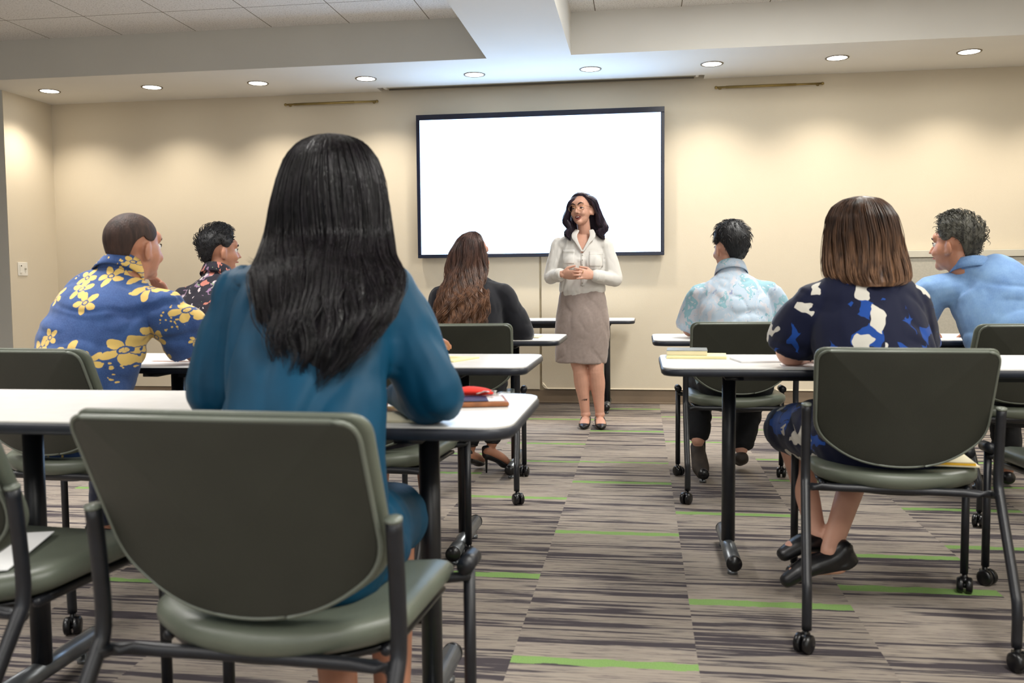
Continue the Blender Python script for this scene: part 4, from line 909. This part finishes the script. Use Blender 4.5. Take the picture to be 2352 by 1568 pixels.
for sd in 'LR':
    P.append(tube([J['neck']+V3(0, 0, .008), J['sh'+sd]*.7+J['neck']*.3, J['sh'+sd]], [.048, .038, .038], 12)); P += limb(J['sh'+sd], J['el'+sd], J['wr'+sd], arm)
    kn, an = J['kn'+sd], J['an'+sd]
    P.append(tube([J['hip'+sd], (J['hip'+sd]+kn)/2, kn], [.085, .07, .052], 16, smooth_n=7))
    P.append(tube([kn, kn*.7+an*.3+V3(0, .012, 0), kn*.4+an*.6+V3(0, .006, 0), an], [.052, .056, .042, .031], 16, smooth_n=12)); P += foot_parts(an, J['to'+sd], .034)
    P.append(ellipsoid(an+V3(0, 0, .0), (.036, .038, .03)))
for x in (1316, 1358): P.append(ellipsoid(PP(x, 604, 6.335), (.062, .05, .062)))
# hands loosely clasped: her right hand (image left) cupped under, her left hand (image right) laid over it
wl, wr_ = J['wrL'], J['wrR']
P += hand_parts(wl, PP(1325, 632, 6.20)-wl, (.25, .55, .25), (.1, -.3, 1), (.55, .6, .6, .6), .94)
P += hand_parts(wr_, PP(1325, 627, 6.165)-wr_, (-.1, .85, -.15), (-.1, .1, 1), (.22, .2, .16, .10), .94, .10)
P += head_parts(hd, R, .97, J['neck'], .047, 1.04)
V, F = fuse(P, .0042, 4)
V = brush(V, hd, R, .97, FACE+[((0, .095, -.064), (.017, .03, .008), (0, -.012, 0)), ((0, .07, -.085), (.02, .03, .015), (0, .002, -.006)), ((.042, .055, -.040), (.02, .02, .018), (.003, .002, 0)), ((-.042, .055, -.040), (.02, .02, .018), (-.003, .002, 0))])
bd = link('body', V-base, F, 'skin_fair', t)
s_ = .97
def L(x, y, z): return hd+R@V3(x, y, z)*s_-base
for sx in (-1, 1):
    e = link('eye', *ellipsoid(L(sx*.031, .0690, .006), (.0120*s_,)*3, R, 16, 12), 'eye_white', t)
    link('upper_lid', *ellipsoid(L(sx*.031, .0688, .0100), np.array((.0132, .0130, .0098))*s_, R, 16, 12), 'skin_fair', t); link('lower_lid', *ellipsoid(L(sx*.031, .0685, -.0035), np.array((.0128, .0122, .0062))*s_, R, 16, 12), 'skin_fair', t)
    link('iris', *ellipsoid(L(sx*.031, .0690, .005)+R@(nrm(V3(.10, 1, -.06))*.0096)*s_, np.array((.0062, .0034, .0060))*s_, R, 14, 10), 'iris', e)
    link('eyelid', *tube([L(sx*.018, .0795, .003), L(sx*.024, .0815, .0072), L(sx*.031, .0825, .0085), L(sx*.038, .0805, .0075), L(sx*.045, .0745, .004)], [.0008, .0016, .0020, .0020, .0012], 6, smooth_n=12), 'brow', t)
    link('eyebrow', *tube([L(sx*.011, .0915, .028), L(sx*.022, .0925, .0355), L(sx*.034, .0885, .0395), L(sx*.048, .0765, .033)], [.0026, .0040, .0036, .0012], 6, smooth_n=12), 'brow', t)
link('mouth_interior', *ellipsoid(L(0, .079, -.064), np.array((.0205, .010, .0095))*s_, R), 'mouth_dark', t)
link('teeth', *ellipsoid(L(0, .0845, -.0595), np.array((.014, .006, .0032))*s_, R), 'tooth', t)
lp = [L(-.0225, .076, -.060), L(-.012, .0885, -.0525), L(0, .0935, -.0525), L(.012, .0885, -.0525), L(.0225, .076, -.060)]
lo = [L(-.0225, .076, -.060), L(-.012, .0860, -.0725), L(0, .0900, -.0765), L(.012, .0860, -.0725), L(.0225, .076, -.060)]
link('upper_lip', *tube(lp, [.0012, .0026, .0026, .0026, .0012], 8, smooth_n=14), 'lip', t); link('lower_lip', *tube(lo, [.0012, .003, .0036, .003, .0012], 8, smooth_n=14), 'lip', t)
gl = MB()
for sx in (-1, 1):
    ring = [L(sx*.034+.0255*math.cos(a)*(1+.06*math.sin(a)), .102-.008*abs(math.cos(a))*(1 if math.cos(a)*sx > 0 else .1), .002+.0225*math.sin(a)) for a in np.linspace(0, 2*PI, 32)]
    gl.add(*tube(ring, [.0011]*32, 6, caps=False)); gl.add(*tube([L(sx*.058, .094, .010), L(sx*.070, .07, .012), L(sx*.080, .0, .008)], [.0010]*3, 6, smooth_n=10))
gl.add(*tube([L(-.010, .102, .005), L(0, .106, .009), L(.010, .102, .005)], [.0011]*3, 6, smooth_n=8))
gl.build('spectacles', 'gold_wire', t)
# hair: cap with centre parting plus wavy side falls
hc = hair_cap(t, hd, R, .97, base, 'hair_plum', (38, 70, 128), (.010, .018, .016), .002, 60, 5, None, burn=22)
def side_fall(name, pts, rad, seed, n=150):
    pts = [np.asarray(p) for p in pts]; v, f = tube([p-base for p in pts], rad, 16, ref=(1, 0, 0), smooth_n=30); v = np.array(v); N = wob(v, 55, seed, 6); o = v+np.outer(N*.006, [1, -.4, 0])
    h = link(name, o, f, 'hair_plum', hc); rng = np.random.default_rng(seed); PT = catmull(pts, 24); RR = catmull(np.hstack([np.array(rad, float), np.zeros((len(rad), 1))]), 24)[:, :2]; paths = []
    for _ in range(n):
        u = rng.uniform(0, 2*PI); s0 = int(rng.integers(0, 4)); ph = rng.uniform(0, 1); g = np.linspace(0, 1, 24)
        Pq = PT+np.stack([RR[:, 0]*1.0*np.cos(u+g*1.5), RR[:, 1]*1.0*np.sin(u+g*1.5), 0*g], 1); Pq[:, 0] += .008*np.sin(g*11+ph+u)*g; Pq[:, 2] -= rng.uniform(-.01, .015)*g; paths.append(Pq[s0:])
    strands('hair_strands', paths, .0016, 'hair_plum', h, base)
side_fall('hair_fall', [PP(1328, 450, 6.38), PP(1313, 463, 6.38), PP(1306, 484, 6.40), PP(1301, 508, 6.40), PP(1311, 524, 6.38), PP(1304, 536, 6.36), PP(1309, 550, 6.34)], [(.012, .02), (.020, .05), (.022, .06), (.030, .06), (.022, .045), (.020, .03), (.005, .008)], 21)
side_fall('hair_fall', [PP(1342, 449, 6.36), PP(1362, 460, 6.37), PP(1372, 482, 6.40), PP(1380, 508, 6.41), PP(1388, 524, 6.41), PP(1379, 535, 6.39), PP(1387, 548, 6.37)], [(.012, .02), (.022, .05), (.022, .06), (.034, .06), (.026, .05), (.024, .035), (.006, .010)], 22)
side_fall('hair_back', [PP(1341, 452, 6.45), PP(1342, 490, 6.48), PP(1344, 520, 6.49), PP(1344, 538, 6.49)], [(.05, .03), (.095, .04), (.10, .035), (.09, .02)], 23, 120)
# blouse with open V neck
g = .010
S = [tube([PP(1337, 666), PP(1337, 634), J['chest'], J['chest'], J['upper'], J['neck']], [(.164, .132), (.160, .128), (.164, .137), (.150, .112), (.068, .062)], 26, smooth_n=20), tube([J['shL'], J['upper'], J['shR']], [.054, .065, .054], 14, ref=(0, 0, 1))]
for x in (1315, 1359): S.append(ellipsoid(PP(x, 605, 6.333), (.070, .058, .070)))
for sd in 'LR':
    S.append(tube([J['neck'], J['sh'+sd]*.7+J['neck']*.3, J['sh'+sd]], [.052, .047, .050], 12)); a, e, w_ = J['sh'+sd], J['el'+sd], J['wr'+sd]
    S += limb(a, e, w_-(w_-e)*.08, (.053, .055, .052, .047, .036))
nz = J['neck']; vx = PP(1337, 580, 6.29)+V3(0, 0, 0)
def vcut(V):
    z = V[:, 2]; top = nz[2]+.005; bot = vx[2]; k = (z-bot)/(top-bot); xx = np.abs(V[:, 0]-(vx[0]+(PP(1342, 540, 6.35)[0]-vx[0])*k)); front = V[:, 1] < 6.42
    low = V[:, 2] > PP(1337, 661)[2]-.020+.03*np.exp(-((V[:, 0]-vx[0])/.05)**2)*(V[:, 1] < 6.42)
    return ~(front & (k > 0) & (xx < .004+.062*k)) & (z < nz[2]+.018)
bl_ = cloth('blouse', S, .0055, 'blouse_cream', t, base, (.0045, 22, 4), (1.3, 1, .7), 4, vcut)
def on(px, py, Y): return PP(px, py, Y)-base
for sx, pts in ((-1, ((1326, 528, 6.37), (1319, 541, 6.335), (1325, 556, 6.315), (1337, 577, 6.29))), (1, ((1358, 528, 6.37), (1361, 541, 6.335), (1352, 556, 6.315), (1339, 577, 6.29)))):
    m = fuse([tube([on(*q) for q in pts], [(.018, .004), (.022, .005), (.013, .004), (.007, .003)], 12, ref=(1, 0, 0), smooth_n=14)], .003, 3); link('collar', m[0], m[1], 'blouse_cream', t)
from mathutils.bvhtree import BVHTree
_tree = BVHTree.FromPolygons([v.co[:] for v in bl_.data.vertices], [tuple(f.vertices) for f in bl_.data.polygons])
def front(x, z):
    h_ = _tree.ray_cast(Vector((x, -2, z)), Vector((0, 1, 0))); return h_[0][1] if h_[0] is not None else -.12
for x0, x1, y0, y1 in ((1290, 1319, 573, 606), (1353, 1384, 577, 612)):   # breast pockets lie on the cloth
    n = 11; V = []
    for j in range(n):
        for i in range(n):
            q = PP(x0+(x1-x0)*i/(n-1), y0+(y1-y0)*j/(n-1), 6.30)-base; V.append((q[0], front(q[0], q[2])-.0012, q[2]))
    F = [(j*n+i, j*n+i+1, (j+1)*n+i+1, (j+1)*n+i) for j in range(n-1) for i in range(n-1)]
    o = link('breast_pocket', V, F, 'blouse_cream', t); md = o.modifiers.new('solid', 'SOLIDIFY'); md.thickness = .0018; md.offset = 0
    r = n-1; lp_ = [V[2*n+i] for i in range(n)]; link('pocket_hem', *tube([(a, b_-.001, c_) for a, b_, c_ in lp_], [.0012]*n, 5), 'casing_grey', o)
V = []
for j in range(24):
    for i in range(2):
        q = PP(1334+8*i, 583+74*j/23, 6.30)-base; V.append((q[0], front(q[0], q[2])-.0014, q[2]))
o = link('placket', V, [(2*j, 2*j+1, 2*j+3, 2*j+2) for j in range(23)], 'blouse_cream', t); md = o.modifiers.new('solid', 'SOLIDIFY'); md.thickness = .002; md.offset = 0
for py in (586, 597, 608, 650, 657):
    q = PP(1338, py, 6.30)-base; link('button', *ellipsoid((q[0], front(q[0], q[2])-.003, q[2]), (.0042, .0022, .0042)), 'casing_grey', t)
for sd, sgn in (('L', 1), ('R', -1)):
    e, w_ = J['el'+sd], J['wr'+sd]; d = nrm(w_-e); m = fuse([tube([w_-d*.075-base, w_-d*.012-base], [.047, .043], 20, roundcap=False)], .005, 2); link('cuff', wrinkle(m[0], m[1], .002, 40, 3), m[1], 'blouse_cream', t)
sk = [tube([PP(1337, 655), PP(1337, 700), PP(1337, 745), PP(1336, 792), PP(1335, 832)], [(.150, .118), (.172, .130), (.192, .140), (.190, .132), (.180, .122)], 40, smooth_n=24, roundcap=False)]
cloth('skirt', sk, .006, 'skirt_taupe', t, base, (.0035, 26, 8), (1, 1, .8), 3)
for sd in 'LR':
    an, to = J['an'+sd], J['to'+sd]; d = nrm((to-an)*[1, 1, 0]); sdv = np.cross(d, [0, 0, 1]); heel = an-d*.045; heel[2] = .022
    v, f = fuse([tube([to-d*.075+V3(0, 0, .010), to-d*.03+V3(0, 0, .006), to+d*.012, to+d*.035-V3(0, 0, .004)], [(.040, .024), (.040, .021), (.030, .016), (.010, .009)], 16, ref=sdv, smooth_n=9), tube([heel, to-d*.07], [(.026, .010), (.036, .010)], 12, ref=sdv)], .004, 3)
    v[:, 2] = np.maximum(v[:, 2], .002); sh = link('shoe', v-base, f, 'shoe_black', t)
    link('heel_strap', *tube([to-d*.07+sdv*.036+V3(0, 0, .01)-base, heel+sdv*.03+V3(0, 0, .035)-base, heel-d*.018+V3(0, 0, .045)-base, heel-sdv*.03+V3(0, 0, .035)-base, to-d*.07-sdv*.036+V3(0, 0, .01)-base], [.004]*5, 6, smooth_n=16), 'shoe_black', sh)
# finger ring
link('ring', *tube([PP(1339, 624, 6.17)-base+V3(.002*math.sin(a), .0095*math.cos(a), .0095*math.sin(a)) for a in np.linspace(0, 2*PI, 16)], [.0015]*16, 6, caps=False), 'gold_wire', t)
# small dark lettering tattooed round the ankle
m = MB(); an = J['anL']; zc = .195; cc = J['knL']*.27+an*.73; cc = V3(cc[0], cc[1], zc)-base
for k, a0 in enumerate(np.linspace(-2.35, -.95, 8)):
    g_ = np.linspace(0, 2*PI*(.75 if k % 2 else 1), 9); m.add(*tube([cc+V3(math.cos(a0+.055*math.cos(u))*.0362, math.sin(a0+.055*math.cos(u))*.0385, .006*math.sin(u)) for u in g_], [.0013]*9, 5, caps=False))
m.build('ankle_tattoo', 'brow', bd)

# ------------------------------------------------------------------ small things
ZT = .73
def flat_thing(name, label, cat, mat, px, py, z, w_, h_, th, rz, group=None, **kw):
    """a flat rectangular thing lying at height z; px, py: its centre in the photograph"""
    d = CF_+CR_*(px-1176)/F_PX-CU_*(py-784)/F_PX; t_ = (z-CAMH)/d[2]; c = V3(0, 0, CAMH)+d*t_
    return thing(name, label, cat, tuple(c), math.radians(rz), group)
t = flat_thing('clipboard', 'brown clipboard with navy and white papers beside the arm of the woman in teal', 'clipboard', 0, 1108, 930, ZT, 0, 0, 0, 14)
bx('board', 'clip_wood', -.10, .06, -.045, .10, .001, .012, parent=t, bevel=.004); bx('sheet', 'paper_white', -.09, .05, -.03, .09, .0125, .0135, parent=t); bx('card', 'navy_card', -.09, .012, -.035, .05, .0138, .0152, parent=t)
t = flat_thing('pouch', 'bright red soft pouch lying on the clipboard', 'pouch', 0, 1085, 906, ZT+.017, 0, 0, 0, 10)
v, f = fuse([tube([(-.045, 0, .006), (-.01, .004, .009), (.03, 0, .007), (.052, .002, .004)], [(.022, .007), (.028, .011), (.022, .009), (.008, .004)], 14, ref=(0, 1, 0), smooth_n=10)], .003, 2); link('pouch_body', v, f, 'red_felt', t)
t = flat_thing('key_ring', 'bunch of silver keys on the clipboard beside the red pouch', 'keys', 0, 1132, 908, ZT+.016, 0, 0, 0, 0)
link('ring', *tube([(.014*math.cos(a), .014*math.sin(a), .003) for a in np.linspace(0, 2*PI, 20)], [.0014]*20, 6, caps=False), 'key_metal', t)
for k in range(5):
    a = .6+k*1.1; c_, s_ = math.cos(a), math.sin(a); m = MB(); m.add(*tube([(c_*.013, s_*.013, .004+k*.002), (c_*.024, s_*.024, .006+k*.002)], [(.008, .0015)]*2, 10, ref=(-s_, c_, 0))); m.add(*tube([(c_*.024, s_*.024, .006+k*.002), (c_*.046, s_*.046, .005+k*.001)], [(.0032, .0012)]*2, 6, ref=(-s_, c_, 0))); m.build('key', 'key_metal', t)
def pad_thing(name, label, px, py, w_, h_, th, rz, mat, z=ZT, cat='notepad', group=None, mat2=None):
    t = flat_thing(name, label, cat, 0, px, py, z, 0, 0, 0, rz, group)
    bx('pages', mat, -w_/2, w_/2, -h_/2, h_/2, .0005, th, parent=t, bevel=.0006)
    if mat2: bx('binding', mat2, -w_/2-.001, w_/2+.001, h_/2-.02, h_/2+.001, .0004, th+.0012, parent=t)
    return t
pad_thing('notepad', 'cream notepad between the arms of the woman in teal', 900, 955, .15, .20, .006, 6, 'paper_cream', mat2='paper_yellow')
pad_thing('notepad', 'yellow notepad at the middle left table beside the red pen', 1035, 826, .14, .20, .006, -18, 'paper_yellow')
pad_thing('paper_stack', 'white papers under the elbow of the man in yellow-flowered shirt', 408, 838, .30, .24, .004, 3, 'paper_white', cat='papers', mat2='clip_wood')
pad_thing('notepad', 'small cream notepad at the far left table beside the woman in black', 1208, 774, .16, .20, .006, 0, 'paper_cream')
pad_thing('notepad', 'yellow legal pad on the right table under the spiral notebook', 1600, 820, .22, .17, .010, -4, 'paper_yellow')
t = pad_thing('spiral_notebook', 'grey covered spiral notebook lying on the yellow legal pad', 1578, 812, .15, .16, .016, -3, 'paper_cream', z=ZT+.0105, cat='notebook')
bx('cover', 'spiral_cover', -.076, .076, -.081, .081, .0162, .018, parent=t)
m = MB()
for k in range(22): m.add(*tube([(-.07+k*.14/21, .081+.005*math.cos(a), .009+.009*math.sin(a)) for a in np.linspace(0, 2*PI, 10)], [.0009]*10, 5, caps=False))
o = m.build('spiral_binding', 'key_metal', t)
pad_thing('paper_stack', 'open white papers in front of the woman in navy print dress', 1765, 828, .24, .17, .007, 8, 'paper_white', cat='papers')
pad_thing('paper_stack', 'white papers under the forearm of the woman in navy dress', 1852, 842, .16, .14, .005, -4, 'paper_white', cat='papers')
t = flat_thing('pen', 'blue pen held upright near the elbow of the woman in navy dress', 'pen', 0, 1857, 830, ZT+.006, 0, 0, 0, 0)
link('barrel', *cyl((0, 0, .003), (.01, .02, .07), .004, 10), 'pen_blue', t); link('tip', *tube([(0, 0, .003), (-.0015, -.003, -.002)], [.0035, .001], 8), 'white_plastic', t)
t = thing('pen', 'red pen raised beside the sleeve of the woman in teal', 'pen', tuple(U(1000, 771, 3.30)))
link('barrel', *cyl((-.035, 0, -.018), (.012, 0, .006), .0062, 12), 'red_plastic', t); link('cap', *cyl((.012, 0, .006), (.020, 0, .010), .0066, 12), 'red_plastic', t)
t = thing('remote_puck', 'small black device on the table against the back wall', 'device', (-1.02, 7.12, ZT))
bx('case', 'black_plastic', -.03, .03, -.02, .02, 0, .018, parent=t, bevel=.006); bx('dome', 'screen_tray', -.016, .02, -.01, .012, .016, .026, parent=t, bevel=.004)
t = thing('envelope', 'yellow envelope sticking out behind the woman in navy dress on her chair', 'envelope', (.875, 2.83, .474), math.radians(-6))
bx('flap', 'folder_yellow', -.13, .09, -.06, .10, .004, .010, parent=t); bx('sheet', 'paper_cream', -.12, .10, -.065, .10, 0, .0035, parent=t); bx('top_sheet', 'paper_cream', -.13, .088, -.058, .10, .0105, .013, parent=t)
t = thing('paper_sheet', 'white sheets lying on the seat of the chair cut by the left edge', 'paper', (-1.36, 1.67, .470), math.radians(18))
bx('sheet', 'paper_white', -.108, .108, -.14, .14, 0, .002, parent=t);
